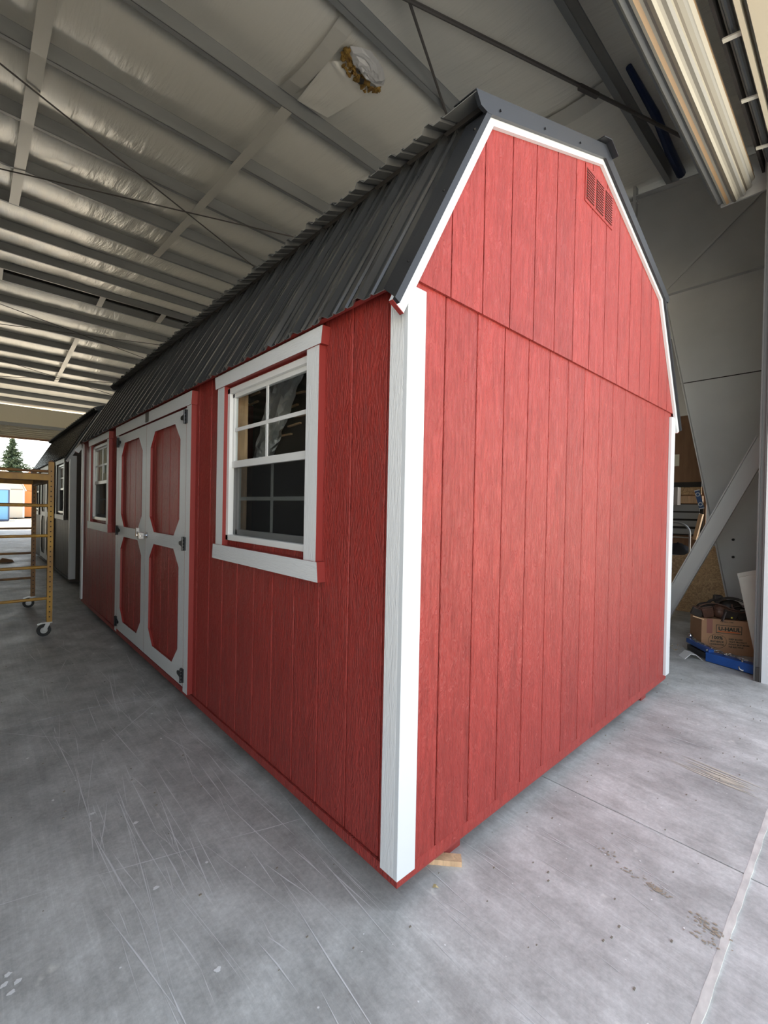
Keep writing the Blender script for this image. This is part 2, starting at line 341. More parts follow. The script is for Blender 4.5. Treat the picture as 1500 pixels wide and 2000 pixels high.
# ------------------------------------------------------------------ the setting: walls and roof
OX0, OX1, OZ = -2.25, 3.84, 4.39                      # near doorway
wf = MB()
wf.box(OX1, 7.4, -0.85, -0.545, 0, 6.2); wf.box(7.4, 12.6, -0.85, -0.56, OZ, 6.2); wf.box(12.6, XW1, -0.85, -0.56, 0, 6.2); wf.box(OX0, OX1, -0.85, -0.56, OZ, 6.2)
wf.box(XW0, OX0, -0.85, -0.56, 0, 6.2)
tag(wf.build('wall_front', CREAM), kind='structure')
jt = MB().box(OX1-0.012, OX1, -0.86, -0.502, 0, OZ).build('trim_2', WSMOOTH); tag(jt, kind='structure')
FX0, FX1, FZ = -3.6, 3.9, 4.60                        # far doorway
wb = MB(); wb.box(XW0, FX0, YB, YB+.25, 0, 6.2); wb.box(FX1, XW1, YB, YB+.25, 0, 6.2); wb.box(FX0, FX1, YB, YB+.25, FZ, 6.2)
wbo = wb.build('wall_back', CREAMI); tag(wbo, kind='structure')
for k in range(5): MB().box(FX0, FX1, YB-0.05, YB, FZ+0.04+k*0.095, FZ+0.04+k*0.095+0.06).build('ribbed_panel', CREAM, wbo)
MB().box(FX0-.2, FX1+.2, YB-0.16, YB-0.05, FZ+0.56, FZ+0.72).build('girt', PURL, wbo)
MB().box(FX0-.2, FX1+.2, YB-0.10, YB, FZ-0.06, FZ+0.03).build('header_trim', PLY, wbo)
wl = MB().box(XW0-.2, XW0, -0.85, YB+.25, 0, 7.6).build('wall_left', WALLG); tag(wl, kind='structure')
wr = MB().box(XW1, XW1+.2, -0.85, YB+.25, 0, 7.6).build('wall_right', WALLG); tag(wr, kind='structure')
RY = 14.85
cb = MB()
for (ya, yb) in ((-0.95, RY), (RY, YB+.35)):
    za, zb_ = zr(ya)+0.34, zr(yb-1e-4 if yb == RY else yb)+0.34
    if ya == RY: za = zr(RY-1e-4)+0.34
    cb.prism([(ya, za), (yb, zb_), (yb, zb_+.1), (ya, za+.1)], 'x', XW0-.2, XW1+.2)
ceil = cb.build('ceiling', INSUL); tag(ceil, kind='structure')
PN = [CAM[1]+3.472+1.524*k for k in range(-2, 9)]
PF = [o+CAM[1] for o in (16.3, 17.6, 18.96, 20.2, 21.5, 22.7, 23.9, 25.2, 26.6, 27.8)]
def purlin_mesh(sgn, slope):
    D, W_, t_ = 0.205, 0.068, 0.006
    m = MB()
    m.prism([(0, 0), (t_*sgn, 0), (t_*sgn, D), (0, D)], 'x', XW0, XW1)
    m.prism([(0, 0), (W_*sgn, W_*slope), (W_*sgn, W_*slope+t_), (0, t_)], 'x', XW0, XW1)
    m.prism([(W_*sgn, W_*slope), (W_*sgn-t_*sgn, W_*slope), (W_*sgn-t_*sgn, W_*slope+.02), (W_*sgn, W_*slope+.02)], 'x', XW0, XW1)
    m.prism([(0, D-t_), (-W_*sgn, D-t_), (-W_*sgn, D), (0, D)], 'x', XW0, XW1)
    return m.mesh('purlin', PURL)
pmN = purlin_mesh(1, RS); pmF = purlin_mesh(1, -0.118)
for y in PN: inst(pmN, 'purlin', ceil, (0, y, zr(y)))
for y in PF: inst(pmF, 'purlin', ceil, (0, y, zr(y)))
# insulation facing sagging between the purlins
def insulation(y0, y1, x0, x1, nx, ny, sag, seed):
    vs = []; z0 = zr(y0)+0.205; z1 = zr(y1)+0.205
    for j in range(ny+1):
        v = j/ny
        for i in range(nx+1):
            x = x0+(x1-x0)*i/nx; y = y0+(y1-y0)*v
            s_ = sag*(4*v*(1-v))**0.8*(0.85+0.3*noise.noise((x*0.7, seed*3.1, 0)))
            wr_ = 0.014*noise.noise((x*5.5, y*0.8, seed*7.7))+0.010*noise.noise((x*13, y*1.3, seed*3.3))*(0.25+abs(2*v-1)**1.5)
            vs.append((x, y, z0+(z1-z0)*v - s_ + wr_*min(1, 6*v, 6*(1-v)) - 0.004))
    fs = [(j*(nx+1)+i, (j+1)*(nx+1)+i, (j+1)*(nx+1)+i+1, j*(nx+1)+i+1) for j in range(ny) for i in range(nx)]
    return MB().add(vs, fs).build('insulation_sheet', INSUL, ceil, smooth=True)
for k in range(len(PN)-1): insulation(PN[k], PN[k+1], -2.4, 9.5, 190, 12, 0.095 if k else 0.05, k+1)
for k in range(len(PF)-1): insulation(PF[k], PF[k+1], -2.4, 7.0, 100, 8, 0.07, 40+k)
insulation(PN[-1]+.06, PF[0], -2.4, 7.0, 60, 2, -0.06, 90).data.materials[0] = DARK  # dark sheet painted in for the shaded gap at the ridge
# flat support bands under the purlins
def band(x0, x1, ys, wd=0.145, sagm=0.012):
    m = MB(); n = len(ys)-1; P_ = []
    for k, y in enumerate(ys): P_.append((x0+(x1-x0)*k/n, y, zr(y)-0.006))
    Q = []
    for a, b in zip(P_[:-1], P_[1:]):
        for t in (0, .25, .5, .75): Q.append((a[0]+(b[0]-a[0])*t, a[1]+(b[1]-a[1])*t, a[2]+(b[2]-a[2])*t-sagm*4*t*(1-t)))
    Q.append(P_[-1])
    vs = []
    for q in Q: vs += [(q[0]-wd/2, q[1], q[2]), (q[0]+wd/2, q[1], q[2]), (q[0]-wd/2, q[1], q[2]-.003), (q[0]+wd/2, q[1], q[2]-.003)]
    fs = []
    for k in range(len(Q)-1):
        a, b = 4*k, 4*k+4; fs += [(a, a+1, b+1, b), (a+2, b+2, b+3, a+3), (a, b, b+2, a+2), (a+1, a+3, b+3, b+1)]
    m.add(vs, fs); m.build('support_band', STRAPM, ceil)
band(-0.62, -0.56, [PN[k] for k in range(1, 8)])
band(1.72, 1.93, [PN[3], PN[4], PN[5], PN[6], PN[7]], 0.14)
band(1.60, 1.55, [PF[2], PF[3], PF[4], PF[5], PF[6]], 0.14)
for x in (-0.6, 1.75): band(x, x, [PN[-1], PF[0]], 0.15, 0)
band(3.45, 3.45, [PN[-1], PF[0]], 0.15, 0)
def tape(x0, y0, x1, y1, wd):                          # seam tape on the facing
    m = MB()
    for k in range(6):
        t0, t1 = k/6, (k+1)/6
        def q(t):
            v = t; y = y0+(y1-y0)*t; i = max(j for j in range(len(PN)) if PN[j] <= y+1e-6); vv = min(1, (y-PN[i])/1.524)
            return (x0+(x1-x0)*t, y, zr(y)+0.205-0.12*(4*vv*(1-vv))**.8-0.025)
        a, b = q(t0), q(t1); m.add([(a[0]-wd/2, a[1], a[2]), (a[0]+wd/2, a[1], a[2]), (b[0]+wd/2, b[1], b[2]), (b[0]-wd/2, b[1], b[2])], [(0, 1, 2, 3)])
    m.build('seam_tape', STRAPM, ceil)
tape(1.62, PN[2]+.07, 1.66, PN[3]-.07, 0.17); tape(4.05, PN[1]+.1, 4.05, PN[2]-.07, 0.24)
# brace rods
def rod(p, q, r=0.012, drop=0.04):
    a = Vector((p[0], p[1], zr(p[1])-drop)); b = Vector((q[0], q[1], zr(q[1])-drop))
    return MB().tube([a, b], r, 8).build('brace_rod', ROD, ceil)
rod((-2.4, 5.03), (6.0, 9.85), .011); rod((-2.4, 9.45), (6.0, 5.2), .011)
rod((-2.4, -0.1), (6.0, 3.80), .014); r4 = rod((-2.4, 3.55), (6.0, 0.12), .019)
rod((-2.4, 15.85), (6.0, 19.0), .011, .06); rod((-2.4, 18.55), (6.0, 16.1), .011, .06); rod((-2.4, 20.2), (6.0, 24.2), .012, .06); rod((-2.4, 24.0), (6.0, 20.4), .012, .06)
pa = Vector((3.70, 1.06, 0)); MB().bar((3.62, 1.095, zr(1.095)-.05), (3.86, 0.998, zr(0.998)-.05), .045, .045).build('turnbuckle', ROD, ceil)
# torn insulation with brown fibre showing
HZ = zr(2.74)+0.085
def hp(px, py, dz=0.0): return at(2, HZ+dz, px, py)
torn = MB(); path = [(676, 100), (672, 112), (678, 128), (688, 140), (697, 152), (708, 166), (722, 172), (738, 172), (716, 158), (704, 146), (690, 126), (682, 112)]
for (px, py) in path:
    for k in range(5):
        q = hp(px+random.gauss(0, 4), py+random.gauss(0, 4), random.uniform(-.02, .03)); torn.ell(q, (random.uniform(.012, .034), random.uniform(.012, .034), random.uniform(.012, .03)), 7, 5, 0, .9)
torn.build('torn_fiberglass', FIBER, ceil)
q = hp(704, 156, .02); MB().ell(q, (.055, .045, .03), 12, 8).build('torn_shade', DARK, ceil)  # dark lump painted as the shade inside the tear
fv = []; rim = [(684, 90), (680, 104), (686, 122), (694, 132), (702, 140), (712, 150), (724, 160), (738, 170), (749, 170), (752, 158), (748, 138), (738, 120), (724, 102), (706, 92)]
cen = (720, 128); nr = 6
for j in range(nr+1):
    f = j/nr
    for (px, py) in rim:
        q = hp(cen[0]+(px-cen[0])*f, cen[1]+(py-cen[1])*f); bul = -.075*(1-f**2)+.045*noise.noise((px*.09, py*.09, f*4))*min(1, 2*f)+(.012*random.random() if f > .9 else 0)
        fv.append((q[0], q[1], q[2]+bul))
nn = len(rim)
MB().add(fv, [(j*nn+i, (j+1)*nn+i, (j+1)*nn+(i+1) % nn, j*nn+(i+1) % nn) for j in range(nr) for i in range(nn)]).build('torn_flap', PLASTW, ceil, smooth=False)
lv_ = []; g0 = [(580, 196), (640, 120), (676, 118)]; g1 = [(640, 230), (690, 200), (726, 178)]
for j in range(9):
    v = j/8
    for i in range(17):
        t_ = i/16*2; k = min(int(t_), 1); t_ -= k
        a = [g0[k][c]*(1-t_)+g0[k+1][c]*t_ for c in (0, 1)]; b = [g1[k][c]*(1-t_)+g1[k+1][c]*t_ for c in (0, 1)]
        y_ = at(2, HZ, a[0]+(b[0]-a[0])*v, a[1]+(b[1]-a[1])*v); z_ = zr(y_[1])+.10+.022*noise.noise((i*.55, j*.25, 4))-.015*math.sin(v*3.14)
        q = at(2, z_, a[0]+(b[0]-a[0])*v, a[1]+(b[1]-a[1])*v); lv_.append(tuple(q))
MB().add(lv_, [(j*17+i, j*17+i+1, (j+1)*17+i+1, (j+1)*17+i) for j in range(8) for i in range(16)]).build('loose_plastic', INSUL, ceil, smooth=True)

# ------------------------------------------------------------------ sheds
BW = 0.2032
GAM = [(0.0, 2.05), (0.49, 2.965), (1.524, 3.36), (2.558, 2.965), (3.048, 2.05)]
E_, B_, U_, RD = (-0.0565, 2.095), (0.42, 2.973), (0.3035, 2.945), (1.524, 3.413)
LT, UT = (-0.105, 2.014), (0.302, 2.949)              # ends of the rake trim, lower and upper slope
_bm = {}
def board_mesh(wd, ht, mt, t=0.012, c=0.0025):
    key = (round(wd, 3), round(ht, 3), mt.name, t)
    if key not in _bm:                                  # profile across x, depth towards -y, length along z
        prof = [(0, 0), (wd, 0), (wd, -t+c), (wd-c, -t), (c, -t), (0, -t+c)]
        _bm[key] = MB().prism(prof, 'z', 0, ht).mesh('siding_board', mt)
    return _bm[key]
def cut(rect, holes):
    rects = [rect]
    for h in holes:
        out = []
        for (a, b, c, d) in rects:
            if h[1] <= a or h[0] >= b or h[3] <= c or h[2] >= d: out.append((a, b, c, d)); continue
            if h[2] > c: out.append((a, b, c, h[2]))
            if h[3] < d: out.append((a, b, h[3], d))
            lo, hi = max(c, h[2]), min(d, h[3])
            if h[0] > a: out.append((a, h[0], lo, hi))
            if h[1] < b: out.append((h[1], b, lo, hi))
        rects = out
    return [r_ for r_ in rects if r_[1]-r_[0] > 0.004 and r_[3]-r_[2] > 0.004]
def rib_profile(y0, y1, Lr=6.096):
    pts = [(y0, 0.0)]; k = math.floor((y0-0.21)/0.2286)
    while True:
        c = 0.21+0.2286*k; k += 1
        for (dy, h) in ((-0.032, 0), (-0.012, 0.019), (0.012, 0.019), (0.032, 0), (0.076-.010, 0), (0.076-.004, .008), (0.076+.004, .008), (0.076+.010, 0), (0.152-.010, 0), (0.152-.004, .008), (0.152+.004, .008), (0.152+.010, 0)):
            y = c+dy
            if y <= y0+1e-4 or y < 0.07 or (Lr-.07 < y < y1-1e-4): continue
            if y >= y1-1e-4: pts.append((y1, 0.0)); return pts
            pts.append((y, h))
def roof_panel(parent, P0, P1, y0, y1, mt, flip=False):
    d = Vector((P1[0]-P0[0], P1[1]-P0[1])).normalized(); n = Vector((-d.y, d.x))
    if n.y < 0: n = -n
    pr = rib_profile(y0, y1); vs = []
    for P in (P0, P1):
        for (y, h) in pr: vs.append((P[0]+n.x*h, y, P[1]+n.y*h))
    for P in (P0, P1):
        for (y, h) in pr: vs.append((P[0]+n.x*(h-.0025), y, P[1]+n.y*(h-.0025)))
    N = len(pr); fs = []; mi = []
    for i in range(N-1):
        fs += [(i, i+1, N+i+1, N+i), (2*N+i, 3*N+i, 3*N+i+1, 2*N+i+1), (i, 2*N+i, 2*N+i+1, i+1), (N+i, N+i+1, 3*N+i+1, 3*N+i)]; mi += [0, 1, 1, 0]
    MB().add(vs, fs, mi).build('roof_panel', [mt, BACKER], parent)
def mirror(p): return (3.048-p[0], p[1])

def window_unit(shed, yc, cream):
    # measured from the larger window: rough opening about 0.87 m wide, z 1.12 .. 2.01
    a, b, z0, z1 = yc-0.435, yc+0.435, 1.125, 2.005
    wn = MB(); wn.box(-0.032, 0.0, a-0.09, a, z0-.03, z1+.012, [0, 0, 1, 0, 1, 0]); wo = None
    def casing(y0, y1, za, zb, name, mt):
        m = MB().box(-0.034, -0.0005, y0, y1, za, zb, [1, 1, 1, 0, 1, 0]); return m.build(name, [mt, shed['flat']], shed['o'], bevel=0.0)
    t1 = MB().prism([(a-0.125, z1+.085), (b+0.125, z1+.085), (b+.115, z1+.012), (a-.115, z1+.012)], 'x', -0.040, -0.0005, 0, 1)
    t1.build('window_header', [WHITEH, shed['flat']], shed['o'])
    casing(a-0.095, a, z0-.04, z1+.012, 'window_casing', WHITE); casing(b, b+0.095, z0-.04, z1+.012, 'window_casing', WHITE)
    t2 = MB().prism([(a-0.125, z0-.115), (b+0.125, z0-.115), (b+.115, z0-.03), (a-.115, z0-.03)], 'x', -0.042, -0.0005, 0, 1)
    t2.build('window_sill', [WHITEH, shed['flat']], shed['o'])
    fr = MB()                                            # vinyl frame set inside the casing
    fw = 0.032
    for (y0, y1, za, zb) in ((a, a+fw, z0, z1), (b-fw, b, z0, z1), (a, b, z1-fw, z1), (a, b, z0, z0+fw)): fr.box(-0.014, 0.036, y0, y1, za, zb)
    fo = fr.build('window_frame', VINYL, shed['o'], bevel=0.002)
    zm = 1.565
    def sash(za, zb, x0, nm):
        s_ = MB(); w_ = 0.024; aa, bb = a+fw, b-fw
        for (y0, y1, p, q) in ((aa, aa+w_, za, zb), (bb-w_, bb, za, zb), (aa, bb, zb-w_, zb), (aa, bb, za, za+w_*1.3)): s_.box(x0, x0+.022, y0, y1, p, q)
        so_ = s_.build(nm, VINYL, fo, bevel=0.0015)
        gl = MB().box(x0+.009, x0+.012, aa+w_-.004, bb-w_+.004, za+w_-.004, zb-w_+.004); gl.build('pane', GLASS, fo)
        gm = MB(); gx_ = x0+.0035 if nm == 'upper_sash' else x0+.0125
        gm.box(gx_, gx_+.005, (aa+bb)/2-.010, (aa+bb)/2+.010, za+w_, zb-w_)
        zc = (za+zb)/2
        gm.box(gx_, gx_+.005, aa+w_, (aa+bb)/2-.010, zc-.010, zc+.010); gm.box(gx_, gx_+.005, (aa+bb)/2+.010, bb-w_, zc-.010, zc+.010)
        gm.build('muntin', VINYL, fo)
    sash(zm-.012, z1-fw, 0.004, 'upper_sash'); sash(z0+fw, zm+.012, 0.030, 'lower_sash')
    MB().box(0.002, 0.028, a+fw, b-fw, zm-.020, zm+.018).build('meeting_rail', VINYL, fo, bevel=0.002)
    MB().box(0.016, 0.0172, a+fw, b-fw, z0+fw, zm-.02).build('insect_screen', SCREEN, fo)
    if cream:
        MB().box(0.022, 0.024, a+fw+.02, b-fw-.02, zm+.02, z1-fw-.02).build('cream_sheet', CREAMP, fo)  # plain cream sheet behind the upper pane
        MB().box(0.0, 0.003, yc-.13, yc-.07, zm+.10, zm+.20).build('sticker', WSMOOTH, fo)
    return (a, b, z0, z1)

def door_leaf(shed, ya, yb, za, zb, hinge_hi):
    # white stiles, rails and corner gussets over grooved boards
    S = shed; x0, x1 = -0.034, -0.012
    st_ = 0.115; sgn = 1
    leaf = MB().box(-0.012, 0.02, ya, yb, za, zb).build('door_leaf', S['flat'], S['o'])
    k = 0
    y = ya+.004
    nb = max(1, round((yb-ya)/BW)); step = (yb-ya-.008)/nb
    for i in range(nb):
        me = board_mesh(step-.007, zb-za-.01, S['sid'], t=0.006)
        inst(me, 'door_board', leaf, (-0.0125, y+step*(i+1)-.0035, za+.005), (0, 0, -math.pi/2))
    top, mid, bot = zb-0.08, (1.005, 1.100), za+0.11
    def piece(poly, nm, mt): MB().prism(poly, 'x', x0, x1-.006, 0, 1).build(nm, [mt, S['flat']], leaf)
    piece([(ya, za), (ya+st_, za), (ya+st_, zb), (ya, zb)], 'stile', WHITE); piece([(yb-st_, za), (yb, za), (yb, zb), (yb-st_, zb)], 'stile', WHITE)
    i0, i1 = ya+st_, yb-st_
    piece([(i0, top), (i1, top), (i1, zb), (i0, zb)], 'rail', WHITEH); piece([(i0, za), (i1, za), (i1, bot), (i0, bot)], 'rail', WHITEH); piece([(i0, mid[0]), (i1, mid[0]), (i1, mid[1]), (i0, mid[1])], 'rail', WHITEH)
    gy, gz = 0.118, 0.122
    for (y, s1) in ((i0, 1), (i1, -1)):
        for (z, s2) in ((top, -1), (mid[1], 1), (mid[0], -1), (bot, 1)):
            piece([(y, z), (y+s1*gy, z), (y, z+s2*gz)], 'gusset', WHITE)
    return leaf
def hinge_mesh():
    m = MB(); m.box(-0.046, -0.035, -0.021, 0.021, -0.046, 0.046); m.tube([(-0.050, 0.0, -.048), (-0.050, 0.0, .048)], .0065, 8)
    m.prism([(0.02, -.030), (0.02, .030), (0.045, .018), (0.085, .012), (0.092, 0), (0.085, -.012), (0.045, -.018)], 'x', -0.045, -0.036)
    return m.mesh('hinge', BLACKH)
HINGE = hinge_mesh()
SCREWM = MB().tube([(0, 0, 0), (0.006, 0, 0)], 0.0055, 6).mesh('screw', BLACKH)
SCREWS = MB().tube([(0, 0, 0), (0.004, 0, 0)], 0.003, 6).mesh('screw', STEEL)

def make_shed(label, loc, sid, flat, L, cream, detail=True, interior=True):
    o = thing('shed', label, 'shed', loc); S = dict(o=o, sid=sid, flat=flat)
    zg = 0.042; ztop = 2.14; t = 0.012
    wcy = (1.022, L-1.15)
    DY0, DY1, DZ0, DZ1 = 2.075, 3.97, 0.075, 1.985     # door pair
    holes = [(c-.435, c+.435, 1.125, 2.005) for c in wcy]; dh = (DY0-.006, DY1+.006, DZ0-.006, DZ1+.006)
    # --- side wall facing the camera (x = 0 plane)
    sw = MB()
    for (a, b, c, d) in cut((0.0, L, 0.0, ztop), holes+[dh]): sw.box(t, t+.012, a, b, c, d)
    side = sw.build('side_wall', flat, o)
    MB().box(-0.006, t, -0.006, L+.006, -0.004, zg-.006).build('siding_base', sid, side)
    y = -0.1018; edges = [0.0]
    while y < L-0.02:
        y += BW
        if y > 0.02: edges.append(min(y, L))
    if edges[-1] < L: edges.append(L)
    edges = sorted(set(round(e+0.0*1, 4) for e in edges))
    for a, b in zip(edges[:-1], edges[1:]):
        for (p, q, c, d) in cut((a+.0035, b-.0035, zg, ztop), holes+[dh]):
            inst(board_mesh(q-p, d-c, sid), 'siding_board', side, (t, q, c), (0, 0, -math.pi/2))
    # --- gable wall facing the camera (y = 0 plane)
    gw = MB().prism([(0, 0), (3.048, 0)]+[(3.048, 2.05)]+GAM[::-1][1:-1]+[(0, 2.05)], 'y', t, t+.012)
    gab = gw.build('gable_wall', flat, o)
    MB().box(-0.0055, 3.0535, -0.0004, t, -0.004, zg).build('siding_base', sid, gab)
    for k in range(15):
        inst(board_mesh(BW-.006, 2.16-zg, sid), 'siding_board', gab, (k*BW+.0035, t, zg))
    up = [(0.0, 2.1315), (3.048, 2.1315)]+GAM[::-1][0:5]
    outl = [(0.02, 2.1315), (3.028, 2.1315), (2.558, 2.985), (1.524, 3.375), (0.49, 2.985)]
    for k in range(15):
        a, b = k*BW+.0035+.012, (k+1)*BW-.0035+.012
        pl = clip(clip(outl, -1, 0, -a), 1, 0, b)
        if len(pl) >= 3: MB().prism(pl, 'y', -0.012, 0.0).build('siding_board', sid, gab)
    # --- far walls, floor, interior
    fw = MB(); fw.prism([(0, 0), (3.048, 0), (3.048, 2.05)]+GAM[::-1][1:-1]+[(0, 2.05)], 'y', L-.024, L); fw.build('gable_wall', flat, o)
    rsw = MB()
    for (a, b, c, d) in cut((0.0, L, 0.0, ztop), [(0.6, 1.6, 1.1, 2.0), (2.3, 3.3, 1.1, 2.0), (4.4, 5.4, 1.1, 2.0)]): rsw.box(3.024, 3.048, a, b, c, d)  # unseen window openings added to let daylight into the shed
    rswo = rsw.build('side_wall', flat, o)
    for yy in (0.6, 2.3, 4.4): MB().box(3.034, 3.038, yy, yy+1, 1.1, 2.0).build('pane', GLASS, rswo)
    MB().box(0.03, 3.02, 0.03, L-.03, 0.0, 0.06).build('shed_floor', OSB, o)
    MB().box(0.0, 3.048, 0.0, L, -0.012, 0.0).build('floor_frame', flat, o)
    for xx in (0.32, 2.628): MB().box(xx, xx+.10, 0.045, L-.045, -Z0, -0.012).build('skid', flat, o)
    for c in wcy:
        for yy in (c-.435-.040, c+.435+.002): MB().box(0.026, 0.115, yy, yy+.038, 0.06, 2.12).build('stud', WOOD, side)
        MB().box(0.026, 0.115, c-.475, c+.475, 2.01, 2.05).build('window_plate', WOOD, side)
    for k in range(4):
        yy = 0.6+k*1.3
        MB().box(2.93, 3.02, yy, yy+.038, 0.06, 2.2).build('stud', WOOD, o)
    # --- trim
    for (gx0, gx1, sx0, sx1, fy, by) in ((-0.020, 0.071, -0.020, 0.0, -0.020, 1), (2.977, 3.068, 3.048, 3.068, -0.020, 1)):
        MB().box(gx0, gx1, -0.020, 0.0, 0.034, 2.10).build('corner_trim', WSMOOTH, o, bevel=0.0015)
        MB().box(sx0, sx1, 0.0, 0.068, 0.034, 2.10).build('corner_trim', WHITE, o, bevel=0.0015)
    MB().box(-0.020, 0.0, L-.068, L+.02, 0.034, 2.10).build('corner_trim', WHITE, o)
    # rake fascia (white) and drip trim (black)
    dl = Vector((B_[0]-E_[0], B_[1]-E_[1])).normalized(); nl = Vector((dl.y, -dl.x)); du = Vector((RD[0]-U_[0], RD[1]-U_[1])).normalized(); nu_ = Vector((du.y, -du.x))
    def off(p, n, d): return (p[0]+n.x*d, p[1]+n.y*d)
    BL, FL, BU, FU = 0.022, 0.060, 0.070, 0.097          # black drop and white band, lower and upper slope
    def meet(a, da, b, db):
        den = da.x*db.y-da.y*db.x; t_ = ((b[0]-a[0])*db.y-(b[1]-a[1])*db.x)/den; return (a[0]+da.x*t_, a[1]+da.y*t_)
    vert = Vector((0, 1))
    inner = meet(off(LT, nl, FL), dl, off(UT, nu_, FU), du); ridge_in = meet(off(UT, nu_, FU), du, (1.524, 0), vert); ridge_b = meet(off(UT, nu_, BU), du, (1.524, 0), vert); ridge_t = meet(UT, du, (1.524, 0), vert)
    brk = meet(LT, dl, UT, du); mid_b = meet(off(LT, nl, BL), dl, off(UT, nu_, BU), du); low_t = meet(LT, dl, off(UT, nu_, BU-.01), du); low_b = meet(off(LT, nl, BL), dl, off(UT, nu_, BU-.01), du)
    for (ya, yb, yc, yd) in ((-0.030, -0.0125, -0.045, -0.031), (L+.0125, L+.030, L+.031, L+.045)):
        for mz in (0, 1):
            M_ = (lambda p: p) if mz == 0 else mirror
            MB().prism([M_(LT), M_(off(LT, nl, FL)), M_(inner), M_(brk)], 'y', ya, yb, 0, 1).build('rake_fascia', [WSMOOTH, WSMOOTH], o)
            MB().prism([M_(brk), M_(inner), M_(ridge_in), M_(ridge_t)], 'y', ya, yb, 0, 0).build('rake_fascia', [WSMOOTH], o)
            MB().bar((M_(LT)[0], (ya+yb)/2, LT[1]-.0015), (M_(off(LT, nl, FL))[0], (ya+yb)/2, off(LT, nl, FL)[1]-.0015), .018, .003, (0, 0, 1)).build('fascia_end', flat, o)
            MB().prism([M_(LT), M_(off(LT, nl, BL)), M_(low_b), M_(low_t)], 'y', yc, yd).build('rake_trim', BLACKT, o)
            MB().prism([M_(UT), M_(off(off(UT, nu_, BU*.72), du, .015)), M_(off(off(UT, nu_, BU), du, .06)), M_(ridge_b), M_(ridge_t)], 'y', yc-.001 if yc < 0 else yc, yd).build('rake_trim', BLACKT, o)
            fy0, fy1 = (yc, .065) if yc < 0 else (L-.065, yd)
            MB().prism([M_(UT), M_(ridge_t), M_(off(ridge_t, nu_, -.003)), M_(off(UT, nu_, -.003))], 'y', fy0, fy1).build('rake_flange', BLACKT, o)
            ei, eo = (fy1, fy0) if yc < 0 else (fy0, fy1); vv = []
            for d_o in (0.0, -.003):
                for (P, yy) in ((LT, eo), (E_, ei), (low_t, ei), (low_t, eo)): q_ = M_(off(P, nl, d_o)); vv.append((q_[0], yy, q_[1]))
            MB().add(vv, [(0, 1, 2, 3), (7, 6, 5, 4), (0, 4, 5, 1), (1, 5, 6, 2), (2, 6, 7, 3), (3, 7, 4, 0)]).build('rake_flange', BLACKT, o)
    # roof panels
    Y0, Y1 = -0.043, L+.043; ys = [Y0]
    while ys[-1] < Y1-0.05: ys.append(min(Y1, ys[-1]+0.9144))
    for a, b in zip(ys[:-1], ys[1:]):
        for mz in (0, 1):
            M_ = (lambda p: p) if mz == 0 else mirror
            roof_panel(o, M_(E_), M_(B_), a, b, BLACKM); roof_panel(o, M_(U_), M_(RD), a, b, BLACKM)
    for mz in (0, 1):
        M_ = (lambda p: p) if mz == 0 else mirror
        E2 = (E_[0]+dl.x*.022, E_[1]+dl.y*.022); MB().prism([M_(off(E2, nl, .004)), M_(off(E2, nl, .022)), M_(off(B_, nl, .022)), M_(off(B_, nl, .004))], 'y', -0.027, L+.027).build('roof_deck', flat, o)
        U2 = (U_[0]+du.x*.10, U_[1]+du.y*.10); MB().prism([M_(off(U2, nu_, .004)), M_(off(U2, nu_, .022)), M_(off(RD, nu_, .022)), M_(off(RD, nu_, .004))], 'y', -0.027, L+.027).build('roof_deck', DARK, o)
    MB().prism([(1.524-.10, RD[1]-.022), (1.524, RD[1]+.016), (1.524+.10, RD[1]-.022), (1.524+.10, RD[1]-.017), (1.524, RD[1]+.022), (1.524-.10, RD[1]-.017)], 'y', -0.075, L+.075).build('ridge_cap', BLACKT, o)
    # screws on the lower slope and rake
    if detail:
        ang = math.atan2(dl.x, dl.y)
        k = 0
        for i in range(12):
            yy = 0.21+0.2286*i+0.05
            for f in (0.10, 0.45, 0.80):
                P = Vector(E_)+dl*(f*1.02); inst(SCREWM, 'screw', o, (P.x-nl.x*.001, yy, P.y-nl.y*.001), (0, math.atan2(nl.y, -nl.x)*1.0+0 if False else math.atan2(-(-nl.y), -nl.x), 0))
        for f in (0.18, 0.55, 0.92):
            P = Vector(LT)+dl*(f*1.0)-nl*.003; inst(SCREWM, 'screw', o, (P.x, -0.02, P.y), (0, math.atan2(nl.y, -nl.x), 0))
        for f in (0.12, 0.42, 0.72):
            P = Vector(UT)+du*(f*1.3)+nu_*.045; inst(SCREWM, 'screw', o, (P.x, -0.046, P.y), (0, 0, -math.pi/2))
    # --- windows and doors
    for i, c in enumerate(wcy): window_unit(S, c, cream and i == 1)
    ymid = 3.018
    door_leaf(S, DY0, ymid-.002, DZ0, DZ1, False); door_leaf(S, ymid+.002, DY1, DZ0, DZ1, True)
    for (a, b) in ((DY0-.09, DY0-.004), (DY1+.004, DY1+.09)):
        MB().box(-0.034, -0.0005, a, b, 0.045, DZ1+.012, [1, 1, 1, 0, 1, 0]).build('door_casing', [WHITE, flat], o)
    MB().prism([(DY0-.115, DZ1+.100), (DY1+.115, DZ1+.100), (DY1+.100, DZ1+.012), (DY0-.100, DZ1+.012)], 'x', -0.040, -0.0005, 0, 1).build('door_header', [WHITEH, flat], o)
